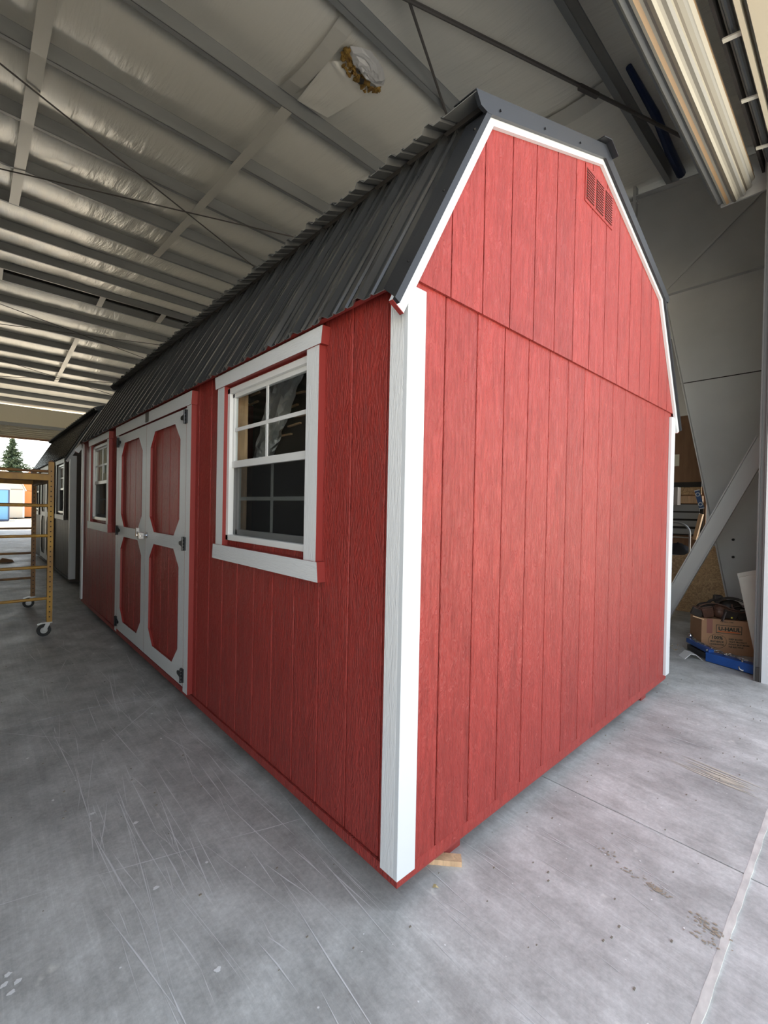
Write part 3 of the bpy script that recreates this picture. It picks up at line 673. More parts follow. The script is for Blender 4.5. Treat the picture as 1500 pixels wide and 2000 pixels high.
    if detail:
        for z in (0.155, 1.058, 1.925):
            for (yy, rz) in ((DY0-.002, 0), (DY1+.002, math.pi)):
                h = inst(HINGE, 'hinge', o, (0 if rz == 0 else -0.0, yy, z)); 
                if rz: h.scale = (1, -1, 1)
                for dz in (-.034, -.012, .012, .034): inst(SCREWS, 'screw', h, (-0.0475, -.012, dz), (0, 0, math.pi))
        MB().box(-0.0445, -0.0405, ymid-.075, ymid+.01, DZ1+.02, DZ1+.10).build('plate', mat('dull_plate', (0.10, 0.09, 0.08), rough=0.6), o)
        hd = MB(); hd.tube([(-0.036, 2.955, 1.065), (-0.044, 2.955, 1.065)], .026, 16); hd.tube([(-0.044, 2.955, 1.065), (-0.085, 2.955, 1.065)], .009, 10)
        ho = hd.build('handle', CHROME, o, smooth=False)
        h2 = MB(); h2.bar((-0.085, 2.93, 1.062), (-0.085, 3.06, 1.062), .014, .016); h2.bar((-0.085, 3.055, 1.045), (-0.085, 3.055, 1.125), .026, .026, (1, 0, 0)); h2.bar((-0.085, 2.955, 1.035), (-0.085, 2.955, 1.09), .040, .040, (1, 0, 0)); h2.build('lever', CHROME, ho, bevel=0.003)
        # gable vent
        vx0, vx1, vz0, vz1 = 1.335, 1.713, 3.03, 3.235
        vt = MB().box(vx0, vx1, -0.016, -0.0125, vz0, vz1).build('vent', sid, o)
        fw_ = (vx1-vx0)/3
        for k in range(3):
            a, b = vx0+fw_*k+.016, vx0+fw_*(k+1)-.016
            MB().box(a, b, -0.0168, -0.0158, vz0+.018, vz1-.018).build('vent_shade', DARK, vt)  # dark sheet standing for the shade behind the louvres
            lv = MB()
            for j in range(12):
                z = vz0+.020+j*.0142; lv.box(a, b, -.0215, -.0175, z, z+.0050)
            lv.build('louvres', REDF, vt)
    return o
shed1 = make_shed('red barn shed with white trim and black ribbed metal roof', (0, 0, Z0), RED, REDF, 6.096, True)
shed2 = make_shed('dark brown barn shed with white trim standing behind the red shed', (0.12, 7.95, Z0), BROWN, BROWNF, 6.096, False, detail=False)

# seen through the near window
wrap = MB(); vs = []
_rows = [(572, 700, 30), (566, 720, 27), (553, 760, 25), (541, 800, 24), (530, 840, 22), (519, 875, 20), (512, 898, 18)]
for j in range(25):
    t_ = j/24*(len(_rows)-1); k = min(int(t_), len(_rows)-2); t_ -= k
    r_ = [_rows[k][q]*(1-t_)+_rows[k+1][q]*t_ for q in range(3)]
    for i in range(9):
        u = i/8-.5; xx = 0.37+.022*math.sin(i*1.7+j*.35)+.045*noise.noise((i*1.3, j*.9, 3))
        p_ = at(0, xx, r_[0]+u*2*r_[2]*(1+.25*noise.noise((j*.5, i*.2, 8))), r_[1]+6*u); vs.append((xx, p_[1], p_[2]))
wrap.add(vs, [(j*9+i, j*9+i+1, (j+1)*9+i+1, (j+1)*9+i) for j in range(24) for i in range(8)])
wo = wrap.build('plastic_wrap', PLASTW, None, smooth=False); 
tag(wo, 'crumpled white plastic wrap hanging inside the red shed behind the near window', 'plastic')
lp = thing('added_lath_panel', 'thin wooden laths on an added dark sheet standing for shade inside the red shed', 'panel', (0.44, 1.55, Z0+.06))
MB().box(0, .012, -.42, .50, 0, 2.36).build('backing', DARK, lp)  # added sheet, coloured dark to stand for the dim interior
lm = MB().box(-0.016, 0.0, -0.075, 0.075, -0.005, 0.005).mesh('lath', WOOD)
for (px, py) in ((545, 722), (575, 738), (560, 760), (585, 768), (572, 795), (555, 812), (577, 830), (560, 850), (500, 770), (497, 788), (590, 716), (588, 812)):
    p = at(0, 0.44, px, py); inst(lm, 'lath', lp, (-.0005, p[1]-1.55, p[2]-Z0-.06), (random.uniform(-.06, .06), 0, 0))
MB().box(1.5, 1.52, 0.5, 4.6, 0.06, 1.9).build('inner_panel', PLY, shed1)

# ------------------------------------------------------------------ steel frame at the right
def steel_frame(x, label):
    o = thing('portal_column', label, 'column', (x, -0.2, 0)); o_y = 0.2
    top = lambda y: zr(y)-0.004
    web = [(-0.50, 0), (0.05, 0), (0.92, 4.47), (7.0, zr(7.0)-0.72), (14.8, zr(14.8)-0.85), (14.8, top(14.8)), (-0.50, top(-0.5))]
    sh = lambda pl: [(p[0]+o_y, p[1]) for p in pl]
    MB().prism(sh([(-0.5, 0), (0.05, 0), (0.92, 4.47), (-.5, 4.47)]), 'x', -0.006, 0.006).build('column_web', GREY, o)
    MB().prism(sh([(-.5, 4.47), (0.92, 4.47), (1.32, zr(1.32)-1.30), (1.32, top(1.32)), (-.5, top(-.5))]), 'x', -0.006, 0.006).build('haunch_web', GREY, o)
    MB().prism(sh([(1.32, zr(1.32)-1.30), (7.0, zr(7)-.72), (14.8, zr(14.8)-.85), (14.8, top(14.8)), (1.32, top(1.32))]), 'x', -0.006, 0.006).build('rafter_web', GREY, o)
    def flange(a, b, wd=0.20): MB().bar((0, a[0]+o_y, a[1]), (0, b[0]+o_y, b[1]), wd, 0.012, (1, 0, 0) if False else (0, 0, 1) if abs(b[1]-a[1]) < abs(b[0]-a[0]) else (0, 1, 0)).build('flange', GREY, o)
    flange((0.05, 0), (0.92, 4.47), 0.16); flange((-0.5, 0), (-0.5, top(-.5)))
    flange((0.92, 4.47), (1.32, zr(1.32)-1.30)); flange((1.32, zr(1.32)-1.30), (7.0, zr(7)-.72)); flange((7.0, zr(7)-.72), (14.8, zr(14.8)-.85)); flange((-0.5, top(-.5)), (14.8, top(14.8)))
    MB().box(-0.085, 0.085, -0.5+o_y, 0.92+o_y, 4.463, 4.477).build('stiffener', GREY, o)
    MB().bar((-0.02, 0.95+o_y, 4.52), (-0.02, -.48+o_y, 5.72), 0.03, 0.012, (1, 0, 0)).build('stiffener', GREY, o)
    MB().box(-0.010, -0.005, -0.5+o_y, 0.70+o_y, 3.20, 3.212).build('weld_seam', DARK, o)
    MB().box(-0.10, -0.004, 1.30+o_y, 1.34+o_y, zr(1.32)-1.25, zr(1.32)+.14).build('connection_plate', GREY, o)
    for k, dz in enumerate((-1.1, -.75, -.4, -.08)):
        for xx in (-.085, -.03): MB().tube([(xx, 1.28+o_y, zr(1.32)+dz), (xx, 1.36+o_y, zr(1.32)+dz)], .014, 6).build('bolt', GREY, o)
    MB().box(-0.12, 0.12, -0.52+o_y, 0.09+o_y, 0, 0.012).build('base_plate', GREY, o)
    for (px, py) in ((1432, 1054), (1432, 1088)):
        p = at(0, 6.04, px, py); MB().tube([(-.02, p[1]+o_y, p[2]), (-.006, p[1]+o_y, p[2])], .016, 8).build('bolt', DARK, o)
    return o
steel_frame(6.05, 'grey tapered steel column and rafter to the right of the red shed')
steel_frame(-2.62, 'grey tapered steel column and rafter to the left of the camera')

# ------------------------------------------------------------------ rolling door
rd = thing('rolling_door', 'rolled up beige ribbed steel curtain door above the right doorway', 'rolling door', (3.9, -0.5, 0))
lx = lambda x: x-3.9
cv = MB(); cy, cz, nseg = 0.318, 4.44, 56; X0_, X1_ = lx(OX0), lx(4.0)
pat = [0, 1, 1, 3, 0, 2, 1, 0, 1, 3]
for k in range(nseg):
    a0, a1 = 2*math.pi*k/nseg, 2*math.pi*(k+1)/nseg; r0 = 0.150+(0.012 if k % 4 < 2 else -0.004); r1 = 0.150+(0.012 if (k+1) % 4 < 2 else -0.004)
    p = (cy+r0*math.cos(a0), cz+r0*math.sin(a0)); q = (cy+r1*math.cos(a1), cz+r1*math.sin(a1))
    cv.add([(X0_, p[0], p[1]), (X1_, p[0], p[1]), (X1_, q[0], q[1]), (X0_, q[0], q[1])], [(0, 3, 2, 1)], pat[(k*7+k//3) % len(pat)])
cv.add([(X1_, cy+.148*math.cos(2*math.pi*k/20), cz+.148*math.sin(2*math.pi*k/20)) for k in range(20)], [tuple(range(20))], 0)
cv.add([(X0_, cy+.148*math.cos(2*math.pi*k/20), cz+.148*math.sin(2*math.pi*k/20)) for k in range(20)], [tuple(range(20))[::-1]], 0)
cv.build('curtain_coil', CURT, rd)
MB().tube([(X0_-.1, cy, cz), (X1_+.1, cy, cz)], .04, 12).build('axle', STEEL, rd)
MB().tube([(X0_, 0.045, 4.50), (X1_+.02, 0.045, 4.50)], .024, 12).build('torsion_pipe', mat('blue_grey_pipe', (0.16, 0.18, 0.20), rough=0.35, metal=0.6), rd)
MB().box(X0_, X1_+.1, 0.10, 0.118, 4.50, 4.60).build('dark_strip', DARK, rd)  # dark strip between the coil and the pipe
MB().box(X0_, X1_+.1, -0.030, -0.004, 4.40, 4.49).build('header_lip', CREAM, rd)
for k in range(9):
    x = X1_-0.35-k*0.62; MB().bar((x, 0.10, 4.46), (x, -0.005, 4.44), .035, .010).build('clip', SHEETB, rd)
gd = MB(); gd.box(lx(3.855), lx(3.86), 0.002, 0.05, 0, 4.42); gd.box(lx(3.835), lx(3.95), 0.0, 0.012, 0, 4.42); gd.box(lx(3.835), lx(3.95), 0.040, 0.052, 0, 4.42)
gd.build('guide_track', mat('dull_guide_steel', (0.11, 0.11, 0.11), rough=0.45, metal=0.5), rd)
MB().box(lx(3.838), lx(3.854), 0.014, 0.038, 0, 0.12).build('guide_stop', DARK, rd)
MB().box(lx(4.10), lx(4.12), -0.05, 0.42, 4.34, 4.70).build('bracket', GREY, rd)

tag(MB().tube([(3.9, PN[1]-.14, zr(PN[1])+.10), (4.7, PN[1]-.16, zr(PN[1])+.07), (5.4, PN[1]-.12, zr(PN[1])+.06), (5.98, PN[1]-.10, zr(PN[1])+.08)], [.03, .045, .055, .055], 10).build('tarp_roll', BLUED), 'dark blue sheet tucked along the roof beam at upper right', 'tarp')

# leaning light steel channel
p0 = Vector(at(0, 5.4, 1292, 1207)); q0 = Vector(at(0, 5.0, 1496, 858))
d_ = (q0-p0)
br = thing('steel_channel', 'light grey steel channel slanting in front of the tapered column', 'steel channel', tuple(p0))
MB().bar((0, 0, 0), tuple(d_), .165, .010, (1, 0, 0)).build('channel_web', mat('galvanised', (0.66, 0.66, 0.64), rough=0.5), br)
dn = d_.normalized(); sx = dn.cross(Vector((1, 0, 0))).normalized()
for s_ in (-1, 1):
    k_ = sx*.078*s_+Vector((-.03, 0, 0)); MB().bar(tuple(k_), tuple(d_+k_), .010, .055, (1, 0, 0)).build('channel_flange', MATS['galvanised'], br)

# spirit level stuck on the column edge
pl0 = at(0, 5.93, 1361, 957); pl1 = at(0, 5.93, 1371, 994)
lv = thing('spirit_level', 'short blue spirit level stuck on the sloping column edge', 'level', tuple(pl0))
dv = Vector(pl1-pl0); MB().bar((0, 0, 0), tuple(dv), .025, .055, (0, 1, 0)).build('body', mat('level_blue', (0.05, 0.10, 0.22), rough=0.4), lv, bevel=.003)
for f in (0.03, 0.97): MB().bar(tuple(dv*(f-.02)), tuple(dv*(f+.02)), .027, .058, (0, 1, 0)).build('end_cap', WSMOOTH, lv)
for f in (0.24, 0.76):
    c = dv*f; MB().tube([(c.x-.016, c.y+.022*math.cos(a), c.z+.022*math.sin(a)) for a in [2*math.pi*k/16 for k in range(16)]], .006, 6, closed=True).build('vial_ring', WSMOOTH, lv)

# ------------------------------------------------------------------ stored things between column and doorway
fd = Vector((0.45, -0.893, 0)); bd = Vector((0.893, 0.45, 0)); bc = Vector((4.46, 0.06, 0))
bx = thing('cardboard_box', 'brown cardboard moving box with printed lettering under the tool belt', 'box', tuple(bc), math.atan2(fd.y, fd.x))
MB().box(0, .47, 0, .40, 0, .345).build('carton', CARD, bx, bevel=.004)
for (a, b) in ((0, .2), (.2, .4)): MB().box(0.004, .466, a+.002, b-.002, .345, .349).build('flap', CARD, bx)
MB().box(.045, .095, -0.0012, 0, .20, .345).build('tape_strip', mat('tape_brown', (0.30, 0.12, 0.09), rough=0.4), bx)
def text(body, size, x, z, parent, m, bold=0.0):
    cu = bpy.data.curves.new('lettering', 'FONT'); cu.body = body; cu.size = size; cu.offset = bold; cu.resolution_u = 2
    ob = bpy.data.objects.new('lettering', cu); COL.objects.link(ob); bpy.context.view_layer.update()
    me = bpy.data.meshes.new_from_object(ob.evaluated_get(bpy.context.evaluated_depsgraph_get())); bpy.data.objects.remove(ob)
    me.materials.clear(); me.materials.append(m)
    o = bpy.data.objects.new('lettering', me); COL.objects.link(o); o.parent = parent; o.location = (x, -0.0016, z); o.rotation_euler = (R(90), 0, 0); return o
text('U-HAUL', .052, .145, .238, bx, INKG, .0022)
MB().box(.14, .325, -.0012, 0, .222, .231).build('underline', INKO, bx)
bo = MB()
for (a, b, c, d) in ((.125, .345, .288, .293), (.125, .345, .210, .215), (.125, .130, .210, .293), (.340, .345, .210, .293)): bo.box(a, b, -.0012, 0, c, d)
bo.build('printed_border', INKG, bx)
text('100%', .046, .085, .145, bx, INKG, .0016); text('BUY-BACK', .024, .08, .112, bx, INKG, .001); text('GUARANTEE', .020, .08, .085, bx, INKG, .0008)
MB().tube([(.14+.078*math.cos(a), -.0008, .125+.072*math.sin(a)) for a in [2*math.pi*k/32 for k in range(32)]], .0016, 4, closed=True).build('printed_ring', INKG, bx)
for k, s_ in enumerate(('KEEP BOXES', 'THAT PROTECT', "DON'T BUY MORE", 'WE RECYCLE')): text(s_, .021, .235, .150-.026*k, bx, INKG, .0008)
text('FOR SMALL ITEMS', .014, .16, .322, bx, INKG, .0003)

tb = thing('tool_belt', 'black and brown leather tool belt heaped on the cardboard box', 'tool belt', (bc.x, bc.y, .365), math.atan2(fd.y, fd.x))
def ribbon(pts, wd, t, nm, m, up=(0, 0, 1)):
    mb = MB()
    for a, b in zip(pts[:-1], pts[1:]): mb.bar(a, b, t, wd, up)
    return mb.build(nm, m, tb)
arc = lambda cx, cy, cz, rx, ry, rz, a0, a1, n: [(cx+rx*math.cos(a0+(a1-a0)*k/n), cy+ry*math.sin(a0+(a1-a0)*k/n), cz+rz*math.sin(a0+(a1-a0)*k/n)) for k in range(n+1)]
ribbon(arc(.30, .10, .10, .15, .05, .09, -.6, 3.9, 18), .075, .010, 'belt', LEATH, (0, 1, 0))
ribbon(arc(.28, .14, .07, .20, .10, .10, 0.1, 3.0, 16), .06, .010, 'belt', LEATH, (0, 1, 0))
for (c, r_, m, nm) in (((.02, .08, .035), (.085, .06, .055), LEATH, 'pouch'), ((.17, .05, .055), (.060, .045, .065), LEATHB, 'pouch'), ((.38, .12, .045), (.10, .07, .06), LEATH, 'pouch'), ((.10, .18, .05), (.12, .08, .07), LEATH, 'pouch'), ((.30, .20, .08), (.11, .07, .08), LEATH, 'pouch')):
    MB().ell(c, r_, 14, 9, 0, .10).build(nm, m, tb, smooth=True)
MB().tube(arc(.17, .035, .10, .055, .035, .018, 0, 6.28, 18), .007, 6).build('pouch_rim', LEATHB, tb)
MB().tube(arc(.34, .05, .12, .07, .02, .05, 2.8, 5.6, 12), .009, 6).build('handle_loop', LEATHB, tb)
MB().bar((.20, .0, .07), (.17, -.012, -.03), .010, .055, (0, 1, 0)).build('holster', mat('grey_holster', (.11, .09, .085), rough=.5), tb)
for (x, z) in ((.185, .045), (.20, .03), (.175, .01), (.19, -.01)): MB().ell((x, -.012, z), (.004, .004, .004), 6, 4).build('rivet', CHROME, tb)
MB().ell((.255, -.005, .012), (.010, .010, .010), 8, 6).build('yellow_knob', mat('yellow_knob', (.7, .6, .08), rough=.4), tb)
MB().box(.335, .375, .02, .035, .075, .10).build('buckle', STEEL, tb)
MB().bar((-.07, .03, -.01), (.02, .0, -.03), .012, .012).build('wood_handle', WOOD, tb)
MB().box(.16, .24, .20, .26, .12, .20).build('nail_bag', LEATH, tb, bevel=.015)
for k, (x_, y_, w_, h_, tl, m_) in enumerate(((-.05, .03, .10, .085, .35, LEATH), (.06, .0, .09, .10, -.25, LEATHB), (.24, .015, .11, .095, .15, LEATH), (.37, .03, .10, .09, -.3, LEATH))):
    po = MB()
    po.prism([(-w_/2, 0), (w_/2, 0), (w_*.58, h_), (-w_*.58, h_)], 'y', -.018, .018); o_ = po.build('pocket', m_, tb, bevel=.008); o_.location = (x_, y_, .0); o_.rotation_euler = (.25, tl, 0)
    rm = MB().tube([(w_*.58*math.cos(a), .024*math.sin(a), h_) for a in [2*math.pi*q/16 for q in range(16)]], .005, 6, closed=True).build('pocket_rim', LEATHB, o_)
ribbon(arc(.12, .03, .05, .16, .03, .085, .2, 2.9, 14), .035, .006, 'strap', LEATHB, (0, 1, 0)); ribbon(arc(.36, .03, .06, .12, .03, .07, .4, 3.4, 14), .03, .006, 'strap', LEATH, (0, 1, 0))

hb = thing('trailer_hitch', 'blue painted steel hitch bar lying on the floor before the box', 'hitch', (4.10, -.25, 0))
MB().bar((-.06, -.20, .048), (.055, .19, .048), .085, .085).build('square_tube', BLUE, hb, bevel=.006)
MB().bar((-.075, -.245, .048), (-.058, -.195, .048), .092, .092).build('tube_end', BLACKH, hb)
MB().bar((.05, .16, .095), (.36, .42, .095), .05, .045).build('arm', BLUE, hb, bevel=.005)
MB().bar((.08, .2, .04), (.30, .40, .04), .04, .05).build('lower_arm', BLACKH, hb)
MB().ell((.33, .40, .150), (.026, .026, .026), 14, 10).build('tow_ball', CHROME, hb, smooth=True)
MB().tube([(.33, .40, .11), (.33, .40, .13)], .014, 10).build('ball_neck', CHROME, hb)
ch = thing('chain', 'galvanised chain with hook draped over the blue hitch bar', 'chain', (4.10, -.25, .09))
link = MB().tube([(0, .011*math.cos(a)+0, .021*math.sin(a)) for a in [2*math.pi*k/14 for k in range(14)]], .0042, 6, closed=True).mesh('chain_link', STEEL)
cp = [Vector((.34, .38, .04)), Vector((.25, .33, .035)), Vector((.17, .24, .03)), Vector((.11, .14, .012)), Vector((.05, .20, .012)), Vector((.10, .10, .014)), Vector((.04, .06, .012)), Vector((.07, .0, .010)), Vector((.0, -.06, .012)), Vector((-.01, -.12, .010))]
n_ = 0
for a, b in zip(cp[:-1], cp[1:]):
    L_ = (b-a).length; k = max(1, int(L_/.030)); dq = (b-a).to_track_quat('Z', 'Y')
    for i in range(k):
        l = inst(link, 'chain_link', ch, tuple(a+(b-a)*(i+.5)/k)); l.rotation_mode = 'QUATERNION'; l.rotation_quaternion = dq @ Matrix.Rotation((n_ % 2)*math.pi/2+.3, 4, 'Z').to_quaternion(); n_ += 1
MB().tube([(-.055, -.09, .02), (-.062, -.095, -.02), (-.065, -.115, -.055), (-.066, -.098, -.078), (-.066, -.075, -.070), (-.066, -.068, -.045)], [.008, .010, .012, .012, .010, .005], 8).build('hook', STEEL, ch, smooth=True)

for k, (a, b) in enumerate((((1440, 1120), 0.0), ((1443, 1128), -.02))):
    x = 4.32+b
    pts = [at(0, x, 1440+3*k, 1120+8*k), at(0, x, 1482, 1112+8*k), at(0, x, 1486, 1280), at(0, x, 1478, 1296)]
    pl = [(p[1], max(0.004, p[2])) for p in pts]
    o = MB().prism(pl, 'x', x-.006, x+.006).build('board', SHEETB); tag(o, ['pale board leaning by the door track, rear of the pair', 'pale board leaning by the door track, front of the pair'][k], 'board')
mp = at(2, 0, 1350, 1287)
mc = MB().prism([(-.075, .0), (-.02, .055), (.03, .05), (.085, .0), (.080, -.0), (.028, .045), (-.018, .050), (-.068, .0)], 'y', -.06, .06).build('metal_offcut', GREY, None, loc=(mp[0]+.03, mp[1]+.02, 0.001)); mc.rotation_euler = (0, 0, -.9)
tag(mc, 'bent grey sheet metal offcut on the floor near the cardboard box', 'metal offcut')
dm = MB()
for k in range(60):
    x, y = 4.22+random.random()*.3, .22+random.random()*.5; s_ = random.uniform(.004, .012); dm.box(x, x+s_*2, y, y+s_, 0.0, s_*.5)
tag(dm.build('sawdust', mat('sawdust', (0.36, 0.29, 0.19), rough=.9)), 'sawdust and chips on the floor around the hitch bar', 'debris', kind='stuff')

# ------------------------------------------------------------------ behind the column: a half-framed wall, timber and a hand truck
XB = 7.6
def rect_on(x, px0, px1, py0, py1, th, name, m, parent=None):
    a = at(0, x, px0, py0); b = at(0, x, px1, py1)
    ox = 0 if parent is None else x-parent.location.x
    o = MB().box(ox, ox+th, min(a[1], b[1]), max(a[1], b[1]), min(a[2], b[2]), max(a[2], b[2])).build(name, m, parent)
    if parent is None: o.location = (x, 0, 0)
    return o
fwl = thing('framed_wall', 'half built shed wall of grey lap siding on bare pine framing', 'shed wall', (XB, 0, 0))
for k in range(4): rect_on(XB, 1285, 1366, 985+15.2*k, 998.8+15.2*k, .02, 'lap_board', LAPG, fwl)
rect_on(XB+.03, 1285, 1372, 984, 1047, .01, 'backing', DARK, fwl)
rect_on(XB-.03, 1285, 1372, 969, 983, .05, 'plate', WOOD, fwl); rect_on(XB-.03, 1285, 1366, 1046, 1051, .05, 'plate', WOOD, fwl)
a = at(0, XB-.04, 1370, 1004); b = at(0, XB-.04, 1357, 1054); MB().bar((-.04, a[1], a[2]), (-.04, b[1], b[2]), .05, .09, (1, 0, 0)).build('stud', WOOD, fwl)
rect_on(XB, 1285, 1370, 952, 966, .02, 'osb_strip', OSB, fwl); rect_on(XB-.02, 1285, 1370, 943, 951, .05, 'rail', DARK, fwl)
z0_ = at(0, XB, 1330, 1051)[2]; MB().box(.045, .06, at(0, XB, 1372, 1000)[1], at(0, XB, 1285, 1000)[1], 0, z0_).build('lower_sheathing', PLY, fwl)
_a = at(0, XB+.15, 1270, 820); _b = at(0, XB+.15, 1380, 945); bh = MB().box(0, .03, _b[1], _a[1], 0, _a[2]).build('plywood_sheet', PLY, None, loc=(XB+.15, 0, 0)); tag(bh, 'brown plywood sheet above the half built grey shed wall', 'board')
pp = rect_on(XB+.14, 1300, 1326, 889, 910, .01, 'paper_sheet', CREAMP); tag(pp, 'pale paper sheet pinned on the brown plywood', 'paper')
bp_ = rect_on(XB-.25, 1296, 1323, 952, 986, .18, 'pale_carton', mat('pale_carton', (.40, .36, .33), rough=.6)); tag(bp_, 'small pale carton on the framing next to the white corner trim', 'carton')
# OSB sheet leaning behind the column foot
oa = at(0, 6.5, 1312, 1085); osb = MB().prism([(-.25, 0), (1.5, 0), (1.5, .62), (.86, .62), (.80, .80), (.62, .82), (.40, .98), (.05, .98)], 'x', 0, .012).build('osb_sheet', OSB, None, loc=(6.55, 0.12, 0)); osb.rotation_euler = (0, .06, 0)
tag(osb, 'cut OSB sheet leaning behind the foot of the steel column', 'board')
bgm = MB(); bgm.ell((0, 0, .45), (.16, .30, .48), 14, 10, 0, .18); bgo = bgm.build('bag', mat('black_bag', (.014, .013, .016), rough=.5), None, smooth=True); pb = at(0, 7.34, 1324, 1100); bgo.location = (7.34, pb[1], 0)
tag(bgo, 'black bag slumped beside the hand truck', 'bag')
pw = at(0, 6.95, 1325, 1100)
ht = thing('hand_truck', 'grey steel hand truck with a hooped handle behind the shed corner', 'hand truck', (6.95, pw[1]+.05, 0))
zt = at(0, 6.95, 1320, 1020)[2]
hoop = [(0, -.19, .06), (0, -.19, zt-.16)]+[(0, -.19*math.cos(a), zt-.16+.16*math.sin(a)) for a in [math.pi*k/10 for k in range(1, 10)]]+[(0, .19, zt-.16), (0, .19, .06)]
MB().tube(hoop, .014, 10).build('hoop_frame', STEEL, ht, smooth=True)
for f in (.3, .6, .82): MB().tube([(0, -.19, zt*f), (0, .19, zt*f)], .011, 8).build('crossbar', STEEL, ht)
for s_ in (-.24, .24): MB().tube([(.08, s_-.025, .12), (.08, s_+.025, .12)], .12, 18).build('wheel', RUBBER, ht)
MB().box(-.18, .0, -.2, .2, .012, .022).build('toe_plate', STEEL, ht)

# ------------------------------------------------------------------ scaffold
sf = thing('rolling_scaffold', 'yellow rolling scaffold with worn paint beside the red shed', 'scaffold', (-0.49, 4.78, 0))
SH, SWD, SLN = 1.835, 0.74, 1.70
for j, yy in enumerate((0.0, SLN)):
    for i, xx in enumerate((0.0, -SWD)):
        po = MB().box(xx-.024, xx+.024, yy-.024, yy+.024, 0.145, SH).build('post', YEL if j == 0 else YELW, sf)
        hl = MB()
        for k in range(30):
            z = .20+.053*k
            hl.box(xx-.006, xx+.006, yy-.0248, yy-.0238, z-.006, z+.006)
        tag(hl.build('post_holes', DARK, po), kind='stuff')
        MB().ell((xx, yy, SH), (.024, .024, .02), 10, 6).build('post_cap', mat('worn_cap', (.20, .11, .07), rough=.6), po)
        cs = MB(); cs.tube([(xx-.045, yy-.016, .0625), (xx-.045, yy+.016, .0625)], .0625, 20); cw = cs.build('caster_wheel', RUBBER, sf)
        MB().tube([(xx-.045, yy-.019, .0625), (xx-.045, yy+.019, .0625)], .032, 16).build('hub', STEEL, cw)
        fk = MB(); fk.box(xx-.060, xx+.026, yy-.028, yy+.028, .134, .146); fk.bar((xx-.045, yy-.024, .06), (xx-.01, yy-.024, .136), .035, .004, (0, 1, 0)); fk.bar((xx-.045, yy+.024, .06), (xx-.01, yy+.024, .136), .035, .004, (0, 1, 0)); fk.bar((xx-.10, yy, .125), (xx-.04, yy, .14), .035, .010)
        fk.build('caster_fork', STEEL, cw)
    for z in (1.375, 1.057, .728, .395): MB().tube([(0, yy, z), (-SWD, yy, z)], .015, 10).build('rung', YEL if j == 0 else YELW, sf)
pz = 1.70
for xx in (0.0, -SWD): MB().box(xx-.015, xx+.015, .024, SLN-.024, pz-.08, pz-.0).build('side_rail', YELW, sf)
for yy in (0.0, SLN): MB().box(-SWD, 0, yy-.03, yy+.03, pz-.06, pz+.0).build('end_rail', YEL, sf); 
MB().box(-SWD+.02, -.02, .03, SLN-.03, pz-.005, pz+.012).build('platform', YELW, sf)
for yy in (0.0, SLN): MB().tube([(0, yy, pz+.035), (-SWD, yy, pz+.035)], .014, 8).build('top_rung', YELW, sf)

# small scraps
st = MB().box(-.11, .11, -.0215, .0215, 0, .021).build('wood_scrap', WOOD, None, loc=(.272, .062, 0.0)); st.rotation_euler = (0, 0, math.atan2(-.096, .087)); tag(st, 'short pine stick poking out from under the red shed corner', 'wood scrap')
lf = MB(); lf.add([(0, 0, .001), (.010, .004, .008), (.022, -.002, .003), (.012, -.006, .010), (.016, -.018, .002), (.006, -.010, .006)], [(0, 1, 3), (1, 2, 3), (0, 3, 5), (3, 4, 5)])
pf = at(2, 0, 845, 1735); lfo = lf.build('dry_leaf', mat('dry_leaf', (.45, .36, .18), rough=.7), None, loc=(pf[0], pf[1], .001)); tag(lfo, 'dry yellow leaf on the concrete before the red shed corner', 'leaf')
ps = at(2, 0, 10, 1098); sco = MB().prism([(-.16, 0), (.16, 0), (.13, .05), (-.05, .10)], 'y', -.05, .05).build('cardboard_scrap', CARD, None, loc=(ps[0], ps[1], 0)); tag(sco, 'torn brown cardboard scrap on the floor beyond the scaffold', 'scrap')
dbm = MB()
for k in range(90):
    x, y = random.uniform(.1, 3.4), random.uniform(-.7, .05); s_ = random.uniform(.002, .006); dbm.box(x, x+s_*1.6, y, y+s_, 0, s_*.6)
for k in range(80):
    x, y = random.uniform(-1.5, .0), random.uniform(-.6, 4); s_ = random.uniform(.002, .006); dbm.box(x, x+s_*1.6, y, y+s_, 0, s_*.6)
tag(dbm.build('grit', mat('grit', (.22, .19, .15), rough=.9)), 'grit and small chips scattered on the concrete', 'debris', kind='stuff')

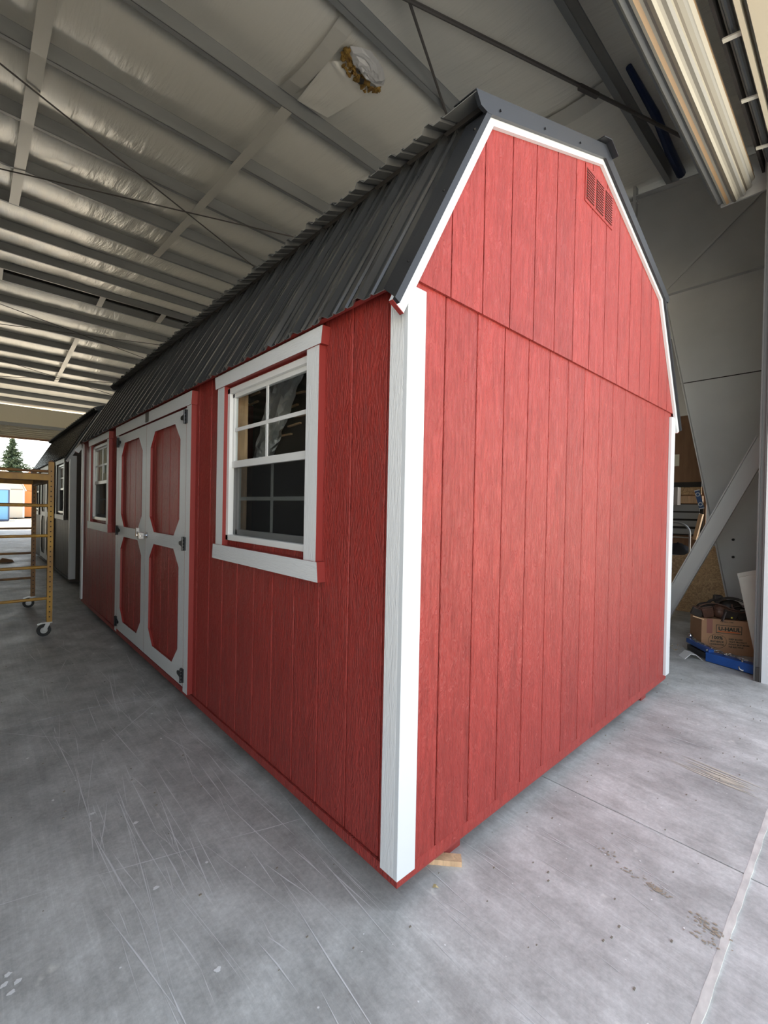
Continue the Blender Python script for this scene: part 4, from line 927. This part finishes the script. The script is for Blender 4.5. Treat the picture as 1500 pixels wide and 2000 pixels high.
# ------------------------------------------------------------------ outside, beyond the far doorway
def gambrel_shed(x, y, wd, L, hw, hr, m, mr, label, door=None):
    o = thing('garden_shed', label, 'shed', (x, y, -.03))
    pr = [(-wd/2, .12), (wd/2, .12), (wd/2, hw), (wd*.34, hw+(hr-hw)*.68), (0, hr), (-wd*.34, hw+(hr-hw)*.68), (-wd/2, hw)]
    MB().prism(pr, 'y', 0, L).build('body', m, o)
    for s_ in (-1, 1):
        MB().prism([(s_*(wd/2+.08), hw-.12), (s_*wd*.34, hw+(hr-hw)*.68+.02), (0, hr+.02), (0, hr+.07), (s_*(wd*.34+.02), hw+(hr-hw)*.68+.08), (s_*(wd/2+.13), hw-.10)], 'y', -.1, L+.1).build('roof', mr, o)
        MB().box(min(s_*wd/2, s_*(wd/2-.1)), max(s_*wd/2, s_*(wd/2-.1)), -.02, 0, .12, hw).build('corner_trim', mr, o)
    MB().box(-wd/2, wd/2, -.012, 0, hw-.02, hw+.01).build('seam', DARK, o)
    for s_ in (-1, 1): MB().box(s_*wd*.3-.08, s_*wd*.3+.08, .1, L-.1, 0, .12).build('skid', DARK, o)
    if door:
        MB().box(door[0], door[1], -.03, 0, .2, 2.0).build('door', m, o)
        MB().box(door[0]-.06, door[0], -.04, 0, .2, 2.05).build('door_trim', DARK, o)
        for k in range(5): MB().box(door[0]+.02, door[1]-.02, -.036, -.03, .35+.3*k, .37+.3*k).build('slat', DARK, o)
    return o
bl = thing('garden_shed', 'sky blue metal shed standing outside in the sun', 'shed', (-.9, 39.6, -.03))
MB().box(-1.75, 1.75, 0, 3, .08, 2.25).build('body', SKYB, bl); MB().prism([(-1.85, 2.22), (1.85, 2.22), (1.75, 2.32), (0, 2.95), (-1.75, 2.32)], 'y', -.1, 3.1).build('roof', ROOFW, bl)
MB().box(1.72, 1.80, -.02, 0, .08, 2.25).build('corner_trim', mat('navy_trim', (.03, .05, .12), rough=.5), bl); MB().box(-1.75, 1.75, -.02, 0, 2.18, 2.26).build('eave_trim', MATS['navy_trim'], bl); MB().box(-1.75, 1.75, -.02, 0, .02, .14).build('base_trim', MATS['navy_trim'], bl)
gambrel_shed(.75, 44.5, 2.6, 2.2, 2.35, 3.8, BEIGE, ROOFW, 'beige barn shed outside between the blue and the orange sheds')
gambrel_shed(2.6, 47.0, 3.0, 5, 2.3, 3.9, ORANGE, mat('tan_roof', (.30, .25, .19), rough=.6), 'orange stained barn shed with a slatted door outside', (-.95, -.35))
def conifer(x, y, h, r, label):
    o = thing('conifer', label, 'tree', (x, y, 0))
    MB().tube([(0, 0, 0), (0, 0, h*.5), (0, 0, h*.97)], [.28, .16, .02], 8).build('trunk', BARK, o)
    m = MB(); rn = random.Random(11)
    z = h*.10
    while z < h*.985:
        f = 1-(z/h); rad = r*(f**0.8)*rn.uniform(.75, 1.1)+.12
        nb = max(5, int(11*f+5))
        for b in range(nb):
            a = rn.uniform(0, 6.283); ln = rad*rn.uniform(.65, 1.15); dz = -ln*rn.uniform(.05, .35)
            for s_ in range(5):
                t = (s_+.7)/5; cx, cy_, cz_ = math.cos(a)*ln*t, math.sin(a)*ln*t, z+dz*t+ln*.10*t*t
                w_ = (.16+.22*(1-t))*(.5+f)
                for q in range(3):
                    u = [Vector((rn.gauss(0, 1), rn.gauss(0, 1), rn.gauss(0, .5))).normalized()*w_*rn.uniform(.7, 1.4) for _ in range(3)]
                    c = Vector((cx, cy_, cz_))+Vector((rn.gauss(0, .08), rn.gauss(0, .08), rn.gauss(0, .06)))
                    m.add([c+u[0], c+u[1], c+u[2], c-u[0]*.5-u[1]*.4], [(0, 1, 2), (0, 2, 3), (1, 3, 2), (0, 3, 1)])
        z += h*.022
    tag(m.build('foliage', NEEDLE, o), kind='stuff')
conifer(2.9, 75, 9.6, 4.3, 'tall dark green conifer beyond the outside sheds')
conifer(-2.2, 88, 8.0, 2.8, 'shorter conifer left of the tall one behind the sheds')
bm = MB(); rn = random.Random(5)
for k in range(900):
    c = Vector((rn.uniform(-4, 6.5), rn.uniform(58, 61), abs(rn.gauss(0, 1.9)))); u = [Vector((rn.gauss(0, 1), rn.gauss(0, 1), rn.gauss(0, 1))).normalized()*rn.uniform(.12, .3) for _ in range(3)]
    if c.z > 4.6: continue
    bm.add([c+u[0], c+u[1], c+u[2], c-u[0]], [(0, 1, 2), (0, 2, 3), (1, 3, 2)])
hg = bm.build('hedge', LEAFY); tag(hg, 'bright yellow green hedge behind the outside sheds', 'hedge')
